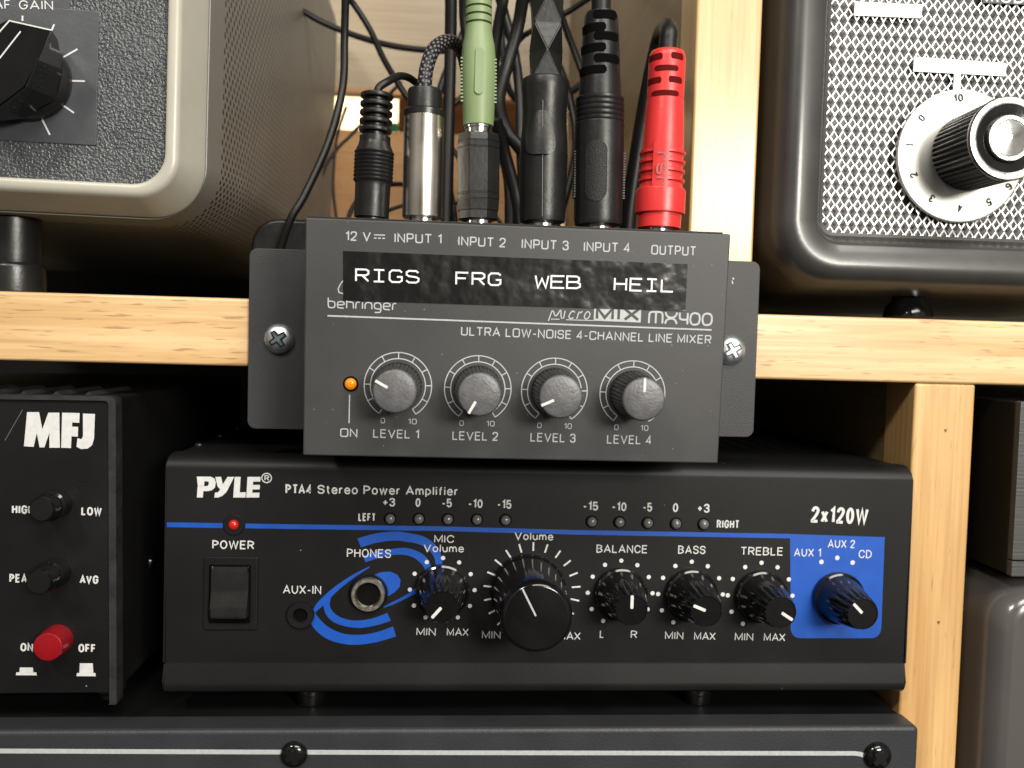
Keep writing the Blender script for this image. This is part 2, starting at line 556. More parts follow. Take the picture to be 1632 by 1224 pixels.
# ------------------------------------------------------------------ materials
def mat(name, color, rough=0.5, metal=0.0, spec=0.5, bump=None, coat=0.0, var=None, dust=None, emit=None, aniso=None, trans=0.0):
    """bump=(scale, strength, detail); var=(scale, amount) darkens and lightens; dust=(scale, threshold, colour)"""
    m = bpy.data.materials.new(name)
    m.use_nodes = True
    N, Lk = m.node_tree.nodes, m.node_tree.links
    bs = N['Principled BSDF']
    bs.inputs['Base Color'].default_value = (*color, 1)
    bs.inputs['Roughness'].default_value = rough
    bs.inputs['Metallic'].default_value = metal
    bs.inputs['Specular IOR Level'].default_value = spec
    bs.inputs['Coat Weight'].default_value = coat
    bs.inputs['Coat Roughness'].default_value = 0.15
    if trans:
        bs.inputs['Transmission Weight'].default_value = trans
    if emit:
        bs.inputs['Emission Color'].default_value = (*emit[0], 1)
        bs.inputs['Emission Strength'].default_value = emit[1]
    tc = N.new('ShaderNodeTexCoord')
    csock = None
    if var:
        nz = N.new('ShaderNodeTexNoise')
        nz.inputs['Scale'].default_value = var[0]
        nz.inputs['Detail'].default_value = 6
        Lk.new(tc.outputs['Object'], nz.inputs['Vector'])
        mr = N.new('ShaderNodeMapRange')
        mr.inputs['From Min'].default_value = 0.25
        mr.inputs['From Max'].default_value = 0.75
        mr.inputs['To Min'].default_value = 1 - var[1]
        mr.inputs['To Max'].default_value = 1 + var[1]
        Lk.new(nz.outputs['Fac'], mr.inputs['Value'])
        mx = N.new('ShaderNodeVectorMath')
        mx.operation = 'SCALE'
        mx.inputs[0].default_value = color
        Lk.new(mr.outputs['Result'], mx.inputs['Scale'])
        csock = mx.outputs['Vector']
        mr2 = N.new('ShaderNodeMapRange')
        mr2.inputs['To Min'].default_value = max(0.02, rough - 0.1)
        mr2.inputs['To Max'].default_value = min(1, rough + 0.1)
        Lk.new(nz.outputs['Fac'], mr2.inputs['Value'])
        Lk.new(mr2.outputs['Result'], bs.inputs['Roughness'])
    if dust:
        vz = N.new('ShaderNodeTexVoronoi')
        vz.inputs['Scale'].default_value = dust[0]
        Lk.new(tc.outputs['Object'], vz.inputs['Vector'])
        wn_ = N.new('ShaderNodeSeparateColor')
        Lk.new(vz.outputs['Color'], wn_.inputs['Color'])
        # a speck only in some cells, and of its own size
        sz = N.new('ShaderNodeMath')
        sz.operation = 'MULTIPLY_ADD'
        sz.inputs[1].default_value = 0.30
        sz.inputs[2].default_value = -0.30 + dust[1]
        Lk.new(wn_.outputs['Red'], sz.inputs[0])
        lt = N.new('ShaderNodeMath')
        lt.operation = 'LESS_THAN'
        Lk.new(vz.outputs['Distance'], lt.inputs[0])
        Lk.new(sz.outputs['Value'], lt.inputs[1])
        mx = N.new('ShaderNodeMix')
        mx.data_type = 'RGBA'
        mx.inputs['A'].default_value = (*color, 1)
        mx.inputs['B'].default_value = (*dust[2], 1)
        if csock:
            Lk.new(csock, mx.inputs['A'])
        Lk.new(lt.outputs['Value'], mx.inputs['Factor'])
        csock = mx.outputs['Result']
    if csock:
        Lk.new(csock, bs.inputs['Base Color'])
    if bump:
        nb = N.new('ShaderNodeTexNoise')
        nb.inputs['Scale'].default_value = bump[0]
        nb.inputs['Detail'].default_value = bump[2] if len(bump) > 2 else 3
        Lk.new(tc.outputs['Object'], nb.inputs['Vector'])
        bp = N.new('ShaderNodeBump')
        bp.inputs['Strength'].default_value = bump[1]
        bp.inputs['Distance'].default_value = bump[3] if len(bump) > 3 else 0.0003
        Lk.new(nb.outputs['Fac'], bp.inputs['Height'])
        Lk.new(bp.outputs['Normal'], bs.inputs['Normal'])
    return m


def wood(name, axis, light, mid, dark, rough=0.42, ring=250.0, seed=0.0, pores=0.63):
    m = bpy.data.materials.new(name)
    m.use_nodes = True
    N, Lk = m.node_tree.nodes, m.node_tree.links
    bs = N['Principled BSDF']
    tc = N.new('ShaderNodeTexCoord')

    def mapped(stretch, off=0.0):
        mp = N.new('ShaderNodeMapping')
        s = [1.0, 1.0, 1.0]
        s[axis] = stretch
        mp.inputs['Scale'].default_value = s
        mp.inputs['Location'].default_value = (seed + off, seed * 1.7 + off, seed * 0.6)
        Lk.new(tc.outputs['Object'], mp.inputs['Vector'])
        return mp.outputs['Vector']

    n1 = N.new('ShaderNodeTexNoise')             # wide soft growth bands, wandering along the grain
    n1.inputs['Scale'].default_value = ring
    n1.inputs['Detail'].default_value = 4
    n1.inputs['Distortion'].default_value = 0.6
    Lk.new(mapped(0.055), n1.inputs['Vector'])
    n2 = N.new('ShaderNodeTexNoise')             # fine fibres
    n2.inputs['Scale'].default_value = 760
    n2.inputs['Detail'].default_value = 4
    Lk.new(mapped(0.022, 3.0), n2.inputs['Vector'])
    n3 = N.new('ShaderNodeTexNoise')             # short dark resin streaks
    n3.inputs['Scale'].default_value = 1350
    n3.inputs['Detail'].default_value = 1
    Lk.new(mapped(0.085, 7.0), n3.inputs['Vector'])
    n4 = N.new('ShaderNodeTexNoise')             # broad blotches
    n4.inputs['Scale'].default_value = 22
    n4.inputs['Detail'].default_value = 3
    Lk.new(mapped(0.4, 1.0), n4.inputs['Vector'])
    r1 = N.new('ShaderNodeValToRGB')
    r1.color_ramp.elements[0].position = 0.36
    r1.color_ramp.elements[0].color = (*mid, 1)
    r1.color_ramp.elements[1].position = 0.60
    r1.color_ramp.elements[1].color = (*light, 1)
    Lk.new(n1.outputs['Fac'], r1.inputs['Fac'])
    m1 = N.new('ShaderNodeMix')
    m1.data_type = 'RGBA'
    m1.blend_type = 'MULTIPLY'
    m1.inputs['Factor'].default_value = 0.36
    r2 = N.new('ShaderNodeValToRGB')
    r2.color_ramp.elements[0].position = 0.3
    r2.color_ramp.elements[0].color = (0.50, 0.41, 0.30, 1)
    r2.color_ramp.elements[1].position = 0.62
    r2.color_ramp.elements[1].color = (1, 1, 1, 1)
    Lk.new(n2.outputs['Fac'], r2.inputs['Fac'])
    Lk.new(r1.outputs['Color'], m1.inputs['A'])
    Lk.new(r2.outputs['Color'], m1.inputs['B'])
    m3 = N.new('ShaderNodeMix')
    m3.data_type = 'RGBA'
    m3.blend_type = 'MULTIPLY'
    m3.inputs['Factor'].default_value = 0.5
    r4 = N.new('ShaderNodeValToRGB')
    r4.color_ramp.elements[0].position = 0.35
    r4.color_ramp.elements[0].color = (0.72, 0.64, 0.52, 1)
    r4.color_ramp.elements[1].position = 0.65
    r4.color_ramp.elements[1].color = (1, 1, 1, 1)
    Lk.new(n4.outputs['Fac'], r4.inputs['Fac'])
    Lk.new(m1.outputs['Result'], m3.inputs['A'])
    Lk.new(r4.outputs['Color'], m3.inputs['B'])
    m2 = N.new('ShaderNodeMix')
    m2.data_type = 'RGBA'
    r3 = N.new('ShaderNodeMapRange')
    r3.inputs['From Min'].default_value = pores
    r3.inputs['From Max'].default_value = pores + 0.1
    r3.inputs['To Max'].default_value = 0.6
    Lk.new(n3.outputs['Fac'], r3.inputs['Value'])
    Lk.new(r3.outputs['Result'], m2.inputs['Factor'])
    Lk.new(m3.outputs['Result'], m2.inputs['A'])
    m2.inputs['B'].default_value = (*dark, 1)
    Lk.new(m2.outputs['Result'], bs.inputs['Base Color'])
    bs.inputs['Roughness'].default_value = rough
    bs.inputs['Coat Weight'].default_value = 0.45
    bs.inputs['Coat Roughness'].default_value = 0.22
    bp = N.new('ShaderNodeBump')
    bp.inputs['Strength'].default_value = 0.25
    bp.inputs['Distance'].default_value = 0.0002
    Lk.new(n2.outputs['Fac'], bp.inputs['Height'])
    Lk.new(bp.outputs['Normal'], bs.inputs['Normal'])
    return m


M = {}
M['pine_x'] = wood('pine_along_rail', 0, (0.74, 0.52, 0.285), (0.61, 0.395, 0.185), (0.24, 0.12, 0.05), seed=0.31)
M['pine_x2'] = wood('pine_along_right_rail', 0, (0.74, 0.53, 0.29), (0.63, 0.42, 0.20), (0.28, 0.15, 0.07), seed=0.83)
M['pine_z'] = wood('pine_along_post', 2, (0.64, 0.43, 0.20), (0.52, 0.325, 0.135), (0.3, 0.16, 0.07), seed=1.7, ring=120, pores=0.70)
M['pine_z2'] = wood('pine_along_lower_post', 2, (0.66, 0.43, 0.19), (0.53, 0.31, 0.12), (0.24, 0.12, 0.05), seed=2.9, ring=120, pores=0.68)
M['ply'] = wood('birch_plywood', 0, (0.46, 0.38, 0.27), (0.38, 0.305, 0.205), (0.25, 0.17, 0.09), rough=0.6, ring=60, seed=4.2, pores=0.7)
M['board'] = wood('stained_pine_board', 0, (0.56, 0.31, 0.125), (0.48, 0.25, 0.09), (0.2, 0.09, 0.03), rough=0.6, ring=50, seed=5.5)
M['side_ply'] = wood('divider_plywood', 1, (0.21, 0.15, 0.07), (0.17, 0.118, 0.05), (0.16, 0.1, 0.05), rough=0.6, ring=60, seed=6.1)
M['redwood'] = wood('red_brown_wood', 0, (0.22, 0.085, 0.035), (0.16, 0.055, 0.022), (0.08, 0.03, 0.01), rough=0.5, seed=3.3)
M['hardboard'] = mat('dark_hardboard', (0.012, 0.010, 0.008), 0.8, var=(60, 0.3))  # near-black stands for the compartments' shade; the back plates share it
M['wall'] = mat('cream_wall_paint', (0.78, 0.70, 0.52), 0.8, bump=(300, 0.2))
M['mixer'] = mat('charcoal_mixer_paint', (0.040, 0.040, 0.0405), 0.47, spec=0.42, bump=(4500, 0.25, 2, 0.00015), var=(28, 0.2), dust=(620, 0.10, (0.2, 0.2, 0.2)))
M['bracket'] = mat('charcoal_bracket_paint', (0.031, 0.031, 0.033), 0.5, spec=0.4, bump=(2600, 0.4, 2, 0.0002), var=(40, 0.2), dust=(260, 0.035, (0.5, 0.5, 0.5)))
M['silk'] = mat('grey_print', (0.38, 0.40, 0.41), 0.6, var=(900, 0.12))
M['white'] = mat('white_print', (0.56, 0.56, 0.56), 0.55, var=(700, 0.08))
M['tape_white'] = mat('white_tape_print', (0.72, 0.72, 0.75), 0.4)
M['amp'] = mat('black_amplifier_paint', (0.0055, 0.0055, 0.0056), 0.47, spec=0.27, bump=(4200, 0.25, 2, 0.00015), var=(26, 0.3), dust=(260, 0.05, (0.2, 0.22, 0.22)))
M['blue'] = mat('blue_print', (0.001, 0.064, 0.37), 0.5, var=(200, 0.08))
M['case'] = mat('black_case_paint', (0.0055, 0.0055, 0.0055), 0.45, spec=0.28, bump=(3600, 0.3, 2, 0.00015), var=(34, 0.3), dust=(200, 0.045, (0.25, 0.25, 0.25)))
M['gloss'] = mat('glossy_black_plastic', (0.005, 0.005, 0.005), 0.11, var=(200, 0.2), bump=(500, 0.06))
M['satin'] = mat('satin_black_plastic', (0.009, 0.009, 0.009), 0.34, var=(150, 0.2), bump=(900, 0.15))
M['rubber'] = mat('black_rubber', (0.0075, 0.0075, 0.0075), 0.38, spec=0.4, var=(160, 0.25), bump=(700, 0.2), dust=(330, 0.03, (0.2, 0.2, 0.2)))
M['cable'] = mat('black_cable_sheath', (0.006, 0.006, 0.006), 0.45, spec=0.35, var=(120, 0.2))
M['cap'] = mat('grey_knob_cap', (0.105, 0.105, 0.11), 0.42, metal=0.2, bump=(1300, 0.35, 4), var=(380, 0.22))
M['hole'] = mat('dark_opening', (0.002, 0.002, 0.002), 0.9, spec=0.05)
M['chrome'] = mat('bright_plated_steel', (0.78, 0.78, 0.76), 0.2, metal=1.0, bump=(400, 0.1), var=(300, 0.1))
M['zinc'] = mat('zinc_plated_screw', (0.80, 0.84, 0.88), 0.38, metal=1.0, bump=(500, 0.2), var=(400, 0.15))
M['nickel'] = mat('satin_nickel', (0.86, 0.80, 0.70), 0.24, metal=1.0, var=(90, 0.05))
M['brass'] = mat('tarnished_nickel_ring', (0.72, 0.67, 0.55), 0.34, metal=1.0, bump=(900, 0.2), var=(500, 0.2))
M['green'] = mat('sage_green_plastic', (0.18, 0.245, 0.115), 0.48, bump=(900, 0.12), var=(70, 0.07))
M['red'] = mat('red_plastic', (0.60, 0.030, 0.030), 0.38, bump=(700, 0.12), var=(80, 0.08))
M['red_btn'] = mat('red_button_plastic', (0.22, 0.004, 0.008), 0.26, bump=(400, 0.1), var=(200, 0.12))
M['cream'] = mat('cream_bezel_paint', (0.39, 0.375, 0.32), 0.33, var=(70, 0.06), bump=(600, 0.08))
M['face'] = mat('dark_grey_crackle_paint', (0.058, 0.064, 0.069), 0.28, bump=(1350, 1.0, 1, 0.0007), var=(140, 0.2))
M['plate'] = mat('slate_plate_paint', (0.050, 0.054, 0.060), 0.42, bump=(900, 0.15), var=(120, 0.12))
M['frame'] = mat('dark_grey_enamel', (0.034, 0.033, 0.032), 0.36, coat=0.25, bump=(160, 0.12), var=(70, 0.12), dust=(110, 0.035, (0.20, 0.18, 0.16)))
M['grille'] = mat('white_grille_paint', (0.82, 0.82, 0.80), 0.35, var=(240, 0.12), metal=0.3)
M['cloth'] = mat('black_speaker_cloth', (0.065, 0.065, 0.068), 0.45, bump=(1400, 0.6), var=(300, 0.3))
M['label'] = mat('silver_label', (0.80, 0.80, 0.78), 0.42, var=(260, 0.16))
M['alu'] = mat('spun_aluminium', (0.55, 0.54, 0.51), 0.42, metal=1.0, var=(40, 0.05))
M['ink'] = mat('black_ink', (0.012, 0.012, 0.012), 0.6)
M['steelring'] = mat('worn_steel_ring', (0.34, 0.34, 0.33), 0.34, metal=1.0, var=(500, 0.3), bump=(600, 0.3))
M['rack'] = mat('slate_rack_panel', (0.027, 0.028, 0.032), 0.45, spec=0.35, bump=(1500, 0.3), var=(60, 0.12), dust=(200, 0.025, (0.3, 0.3, 0.3)))
M['greycase'] = mat('grey_lacquered_case', (0.075, 0.071, 0.069), 0.22, coat=0.5, var=(40, 0.08))
M['led_off'] = mat('smoked_lamp_lens', (0.11, 0.11, 0.105), 0.18, var=(300, 0.15))
M['led_orange'] = mat('amber_lamp_lens', (0.55, 0.17, 0.006), 0.2, emit=((1.0, 0.30, 0.01), 0.28))
M['led_red'] = mat('red_lamp_lens', (0.45, 0.012, 0.008), 0.2, emit=((1.0, 0.03, 0.01), 0.03))
M['scratch'] = mat('pale_scratch', (0.15, 0.15, 0.15), 0.5)
M['teal'] = mat('teal_card', (0.03, 0.42, 0.42), 0.6)


def brushed(name, color, rough, stretch_axis, scale=1500):
    m = mat(name, color, rough)
    N, Lk = m.node_tree.nodes, m.node_tree.links
    tc = N.new('ShaderNodeTexCoord')
    mp = N.new('ShaderNodeMapping')
    s = [1, 1, 1]
    s[stretch_axis] = 0.03
    mp.inputs['Scale'].default_value = s
    nz = N.new('ShaderNodeTexNoise')
    nz.inputs['Scale'].default_value = scale
    nz.inputs['Detail'].default_value = 3
    bp = N.new('ShaderNodeBump')
    bp.inputs['Strength'].default_value = 0.5
    bp.inputs['Distance'].default_value = 0.0003
    Lk.new(tc.outputs['Object'], mp.inputs['Vector'])
    Lk.new(mp.outputs['Vector'], nz.inputs['Vector'])
    Lk.new(nz.outputs['Fac'], bp.inputs['Height'])
    Lk.new(bp.outputs['Normal'], N['Principled BSDF'].inputs['Normal'])
    return m


M['brushed'] = brushed('brushed_dark_panel', (0.055, 0.055, 0.055), 0.4, 0)


def perforated():
    """olive grey sheet steel punched with staggered small holes, laid out on the sheet's own UV (mm)"""
    m = mat('perforated_olive_grey_steel', (0.19, 0.187, 0.17), 0.42, var=(30, 0.08))
    N, Lk = m.node_tree.nodes, m.node_tree.links
    bs = N['Principled BSDF']
    uv = N.new('ShaderNodeUVMap')
    mp = N.new('ShaderNodeMapping')
    mp.inputs['Rotation'].default_value = (0, 0, math.radians(45))
    mp.inputs['Scale'].default_value = (1 / 2.9, 1 / 2.9, 1)
    vz = N.new('ShaderNodeTexVoronoi')
    vz.voronoi_dimensions = '2D'
    vz.inputs['Scale'].default_value = 1.0
    vz.inputs['Randomness'].default_value = 0.0
    Lk.new(uv.outputs['UV'], mp.inputs['Vector'])
    Lk.new(mp.outputs['Vector'], vz.inputs['Vector'])
    lt = N.new('ShaderNodeMapRange')
    lt.inputs['From Min'].default_value = 0.27
    lt.inputs['From Max'].default_value = 0.33
    lt.inputs['To Min'].default_value = 1.0
    lt.inputs['To Max'].default_value = 0.0
    Lk.new(vz.outputs['Distance'], lt.inputs['Value'])
    # a plain margin along the front edge
    sep = N.new('ShaderNodeSeparateXYZ')
    Lk.new(uv.outputs['UV'], sep.inputs['Vector'])
    mg = N.new('ShaderNodeMath')
    mg.operation = 'GREATER_THAN'
    mg.inputs[1].default_value = 26.0
    Lk.new(sep.outputs['Y'], mg.inputs[0])
    mm = N.new('ShaderNodeMath')
    mm.operation = 'MULTIPLY'
    Lk.new(lt.outputs['Result'], mm.inputs[0])
    Lk.new(mg.outputs['Value'], mm.inputs[1])
    mx = N.new('ShaderNodeMix')
    mx.data_type = 'RGBA'
    src = bs.inputs['Base Color'].links[0].from_socket
    Lk.new(src, mx.inputs['A'])
    mx.inputs['B'].default_value = (0.008, 0.0075, 0.006, 1)
    Lk.new(mm.outputs['Value'], mx.inputs['Factor'])
    Lk.new(mx.outputs['Result'], bs.inputs['Base Color'])
    return m


M['perf'] = perforated()


def tape_material():
    """black glossy label tape, not stuck down quite flat"""
    m = mat('black_label_tape', (0.010, 0.010, 0.010), 0.16, spec=1.0)
    N, Lk = m.node_tree.nodes, m.node_tree.links
    tc = N.new('ShaderNodeTexCoord')
    nz = N.new('ShaderNodeTexNoise')
    nz.inputs['Scale'].default_value = 48
    nz.inputs['Detail'].default_value = 3.5
    nz.inputs['Roughness'].default_value = 0.55
    bp = N.new('ShaderNodeBump')
    bp.inputs['Strength'].default_value = 0.9
    bp.inputs['Distance'].default_value = 0.0017
    Lk.new(tc.outputs['Object'], nz.inputs['Vector'])
    Lk.new(nz.outputs['Fac'], bp.inputs['Height'])
    Lk.new(bp.outputs['Normal'], N['Principled BSDF'].inputs['Normal'])
    return m


M['tape'] = tape_material()


def braid():
    m = mat('braided_cable_sleeve', (0.02, 0.02, 0.021), 0.4)
    N, Lk = m.node_tree.nodes, m.node_tree.links
    bs = N['Principled BSDF']
    uv = N.new('ShaderNodeUVMap')
    outs = []
    for sgn in (1, -1):
        mp = N.new('ShaderNodeMapping')
        mp.inputs['Rotation'].default_value = (0, 0, math.radians(38 * sgn))
        mp.inputs['Scale'].default_value = (1.0, 1.0, 1)
        wv = N.new('ShaderNodeTexWave')
        wv.inputs['Scale'].default_value = 2.6
        Lk.new(uv.outputs['UV'], mp.inputs['Vector'])
        Lk.new(mp.outputs['Vector'], wv.inputs['Vector'])
        outs.append(wv.outputs['Fac'])
    mx = N.new('ShaderNodeMath')
    mx.operation = 'MULTIPLY'
    Lk.new(outs[0], mx.inputs[0])
    Lk.new(outs[1], mx.inputs[1])
    r = N.new('ShaderNodeValToRGB')
    r.color_ramp.elements[0].position = 0.25
    r.color_ramp.elements[0].color = (0.008, 0.008, 0.009, 1)
    r.color_ramp.elements[1].position = 0.6
    r.color_ramp.elements[1].color = (0.14, 0.14, 0.15, 1)
    Lk.new(mx.outputs['Value'], r.inputs['Fac'])
    Lk.new(r.outputs['Color'], bs.inputs['Base Color'])
    bp = N.new('ShaderNodeBump')
    bp.inputs['Strength'].default_value = 0.8
    bp.inputs['Distance'].default_value = 0.0005
    Lk.new(mx.outputs['Value'], bp.inputs['Height'])
    Lk.new(bp.outputs['Normal'], bs.inputs['Normal'])
    return m


M['braid'] = braid()


# ------------------------------------------------------------------ the wooden shelving
zt = at(800, 488, 0).z                        # top and bottom of the cross rail
zb = at(800, 594, 0).z
pu0, pu1 = at(1106, 150, 0).x, at(1211, 150, 0).x      # upper post
pl0, pl1 = at(1449, 850, 0).x, at(1545, 850, 0).x      # lower post
BACK = 300.0
shelf = thing('wooden_shelving', 'pale pine shelving frame with one cross rail and two posts, holding the equipment', 'shelving', (0, 0, zb - 170))
obj('cross_rail', box(B(), -230, pu1 + 260, 0, 19, zb, zt, 0.9, 3), M['pine_x'], shelf)
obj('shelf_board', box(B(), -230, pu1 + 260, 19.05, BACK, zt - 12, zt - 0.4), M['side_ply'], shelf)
obj('post', box(B(), pu0, pu1, 0.2, 19, zt + 0.02, zt + 240, 0.9, 3), M['pine_z'], shelf)
obj('post', box(B(), pl0, pl1, 0.6, 19, zb - 240, zb - 0.02, 0.9, 3), M['pine_z2'], shelf)
for px, py in ((1507, 686), (1496, 992)):
    c = at(px, py, 0.55)
    obj('nail_mark', lathe(B(), (c.x, 0.62, c.z), (0, -1, 0), [(0, .55), (.05, .5), (.06, .2), (.04, .001)], 14, lambda t, th: 1 + .25 * math.sin(3 * th)), M['redwood'], shelf)
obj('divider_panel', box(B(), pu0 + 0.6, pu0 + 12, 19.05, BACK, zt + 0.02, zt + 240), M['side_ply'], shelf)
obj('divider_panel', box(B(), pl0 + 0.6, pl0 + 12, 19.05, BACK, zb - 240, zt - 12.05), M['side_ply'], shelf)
zp = at(720, 148, BACK).z
obj('back_panel', box(B(), -430, pu1 + 460, BACK + 0.1, BACK + 9, zp, zt + 330, 0.5), M['ply'], shelf)
obj('back_panel', box(B(), -430, pu1 + 460, BACK + 0.1, BACK + 9, zb - 240, zt - 14), M['hardboard'], shelf)  # added near-black sheet standing in for the shade under the shelf
zo = at(600, 212, BACK + 30).z
obj('back_trim', box(B(), -430, pu1 + 460, BACK - 1.2, BACK + 9, zp - 3.2, zp - 0.05, 0.3), M['board'], shelf)
obj('back_board', box(B(), -230, pu0, BACK + 24, BACK + 42, zt - 10, zo, 0.8), M['board'], shelf)
obj('back_panel', box(B(), -430, at(515, 300, BACK).x, BACK - 4, BACK - 1.3, zt + .02, zp - 3.4), M['hardboard'], shelf)  # added dark sheet that gives the shade under and behind the radio
obj('back_panel', box(B(), pu0 + 12.2, pu1 + 460, BACK - 4, BACK - 1.3, zt + .02, zp - 3.4), M['hardboard'], shelf)  # same added dark sheet, for the shade under the speaker
w_ = obj('wall', box(B(), -900, 1200, 640, 660, -500, 900), M['wall'])
w_['kind'] = 'structure'
a, b = at(634, 200, 420), at(905, 158, 420)
tag(obj('wooden_strip', box(B(), a.x, b.x, 420, 440, a.z - 50, b.z, 0.8), M['redwood']),
    'red-brown wooden strip seen through the gap under the pale back panel', 'strip')
a, b = at(618, 225, 400), at(634, 196, 400)
tag(obj('teal_card', box(B(), a.x, b.x, 400, 401, a.z - 40, b.z), M['teal']), 'small teal card peeping out behind the power plug', 'card')

# ------------------------------------------------------------------ the little mixer
YM = -36.0
# the face leans: its top edge is a little nearer than its bottom edge
tl, tr, bl, br = at(487, 346, YM - 1.4), at(1162, 373, YM - 1.4), at(482, 726, YM + 1.4), at(1147, 739, YM + 1.4)
mc = (tl + tr + bl + br) / 4
mu = ((tr - tl) + (br - bl)).normalized()
mv = ((tl - bl) + (tr - br)).normalized()
MP = Panel(mc, mu, mu.cross(mv))
if MP.n.y > 0:
    MP = Panel(mc, mu, -MP.n)
MW = (((tr - tl).length) + ((br - bl).length)) / 2
MH = (((tl - bl).length) + ((tr - br).length)) / 2
mixer = thing('line_mixer', 'small charcoal four-knob line mixer with a black name strip, screwed to the cross rail', 'mixer', (mc.x, 0, mc.z - MH / 2))
bm = B()
prism(bm, MP, rrect(-MW / 2, MW / 2, -MH / 2, MH / 2, 0.4, 2), -34.4, 0, 0.5, 3)
body = obj('housing', bm, M['mixer'], mixer)
bm = B()                                      # the folded seam along the top edge
prism(bm, MP, rrect(-MW / 2 + 0.4, MW / 2 - 1.8, MH / 2 - 0.1, MH / 2 + 0.45, 0.2, 2), -33, -0.9, 0.2)
obj('top_seam', bm, M['case'], body)
FP = flat(0)


def flange(pts, name='mounting_bracket'):
    bm = B()
    prism(bm, FP, pts, 0.02, 1.6, 0.25)
    return obj(name, bm, M['bracket'], mixer)


a, b = FP.uv(397, 395, 1.6), FP.uv(394.5, 683, 1.6)
r_ = FP.uv(520, 400)
flange(rrect((a.x + b.x) / 2, r_.x, b.y, a.y, (2.4, 0, 0, 2.4)))
a, b = FP.uv(1212, 417, 1.6), FP.uv(1201, 697, 1.6)
r_ = FP.uv(1095, 500)
flange([r_ + Vector((0, 0)) * 0] and rrect(r_.x, (a.x + b.x) / 2, b.y, a.y, (0, 2.4, 2.4, 0)))


M['recess'] = mat('shadowed_recess_steel', (0.34, 0.42, 0.48), 0.3, metal=0.8, var=(500, 0.4))  # paler cross standing for the bright facets of the recess
M['black_recess'] = mat('black_recess', (0.004, 0.004, 0.004), 0.4)  # black cross standing for the shade inside the recess


def screw(px, py, P, h, rpx, m, parent, rotdeg, name='screw', dome=0.5):
    c = P.uv(px, py, h)
    r = rpx / P.scale(px, py)
    bm = B()
    lathe(bm, P.w(c.x, c.y, h), P.n, [(0, r), (0.12 * r, r), (0.3 * r, 0.93 * r), (0.45 * r, 0.78 * r), (0.54 * r, 0.55 * r), (0.58 * r, 0.3 * r), (0.6 * r, 0.001)], 36)
    s = obj(name, bm, m, parent)
    t = math.radians(rotdeg)
    for nm, arm, wd, top, mm in (('cross_recess', .60, .17, .635, M['black_recess']), ('recess_face', .50, .085, .655, M['recess'])):
        if nm == 'recess_face' and m is M['gloss']:
            continue
        pts = []
        for k in range(4):
            a = t + k * math.pi / 2
            d, n = Vector((math.cos(a), math.sin(a))), Vector((-math.sin(a), math.cos(a)))
            pts += [c + (d * arm - n * wd) * r, c + (d * arm + n * wd) * r, c + (d + n) * wd * 1.25 * r]
        bm = B()
        prism(bm, P, pts, h + 0.2 * r, h + top * r)
        obj(nm, bm, mm, s, smooth=None)
    return s


screw(445, 540, FP, 1.62, 24, M['zinc'], mixer, 35, 'mounting_screw')
screw(1164, 558.5, FP, 1.62, 23, M['zinc'], mixer, 30, 'mounting_screw')
# chips in the right bracket's paint
bm = B()
for px, py in ((1164, 449), (1166, 445), (1165, 452)):
    c = FP.uv(px, py)
    sheet(bm, FP, [(c.x + random.uniform(.1, .4) * math.cos(t), c.y + random.uniform(.1, .6) * math.sin(t)) for t in (0, 1, 2, 3, 4, 5)], 1.66)
obj('paint_chip', bm, M['white'], mixer, smooth=None)

SB, SR = 0.135, 0.17
for s, xl, yl, xr, yr in (('12 V', 550.6, 383.5, 591, 384.5), ('INPUT 1', 628.5, 386.5, 703.6, 388.5), ('INPUT 2', 730, 391.5, 805.7, 394.5),
                          ('INPUT 3', 831, 396, 906, 399), ('INPUT 4', 930, 400.7, 1004, 402.6), ('OUTPUT', 1037.5, 405.5, 1109, 408)):
    text(MP, s, xl, yl, xr, yr, 15, M['silk'], body, SB, SR)
bm = B()
y0 = 374
strip(bm, MP, [MP.uv(596, 374.3), MP.uv(613.5, 374.8)], 0.28, 0.05)
for k in range(3):
    strip(bm, MP, [MP.uv(596 + 6.6 * k, 379.4 + .2 * k), MP.uv(600.3 + 6.6 * k, 379.5 + .2 * k)], 0.28, 0.05)
obj('direct_current_symbol', bm, M['silk'], body, smooth=None)
text(MP, 'ULTRA LOW-NOISE 4-CHANNEL LINE MIXER', 734.5, 534.5, 1133, 548.2, 14, M['silk'], body, SB, SR)
bm = B()
strip(bm, MP, [MP.uv(522, 503.2), MP.uv(1134, 525.8)], 2.4 / 6.2, 0.05)
obj('rule_line', bm, M['silk'], body, smooth=None)
stroke_text(MP, 'behringer', 523, 490.2, 632, 494, 10.3, 1.9, M['silk'], body, gap=0.36, widths={'i': 0.05, 'r': 0.6}, rad=.5)
bm = B()
strip(bm, MP, [MP.uv(*p) for p in ((548, 446), (543, 452), (539, 460), (540, 466), (547, 468))], 1.6 / 6.2, 0.05)
obj('emblem', bm, M['silk'], body, smooth=None)
stroke_text(MP, 'Mjcso', 876, 507, 940, 509, 12.5, 1.8, M['silk'], body, gap=0.2, widths={'M': 1.7, 'j': 0.55, 's': 0.8}, rad=.4)
bm = B()
strip(bm, MP, [MP.uv(902, 509.5), MP.uv(946, 510.8)], 1.3 / 6.2, 0.052)
strip(bm, MP, [MP.uv(878, 508.5), MP.uv(892, 508.9)], 1.3 / 6.2, 0.052)
obj('underline', bm, M['silk'], body, smooth=None)
bm = B()
sheet(bm, MP, [MP.uv(*p) for p in ((946, 511), (1021, 514), (1022, 490), (947, 487))], 0.05)
mixbox = obj('lettering_box', bm, M['silk'], body, smooth=None)
text(MP, 'MIX', 949, 510, 1019, 512.3, 21, M['mixer'], body, .21, .2, h=0.075)
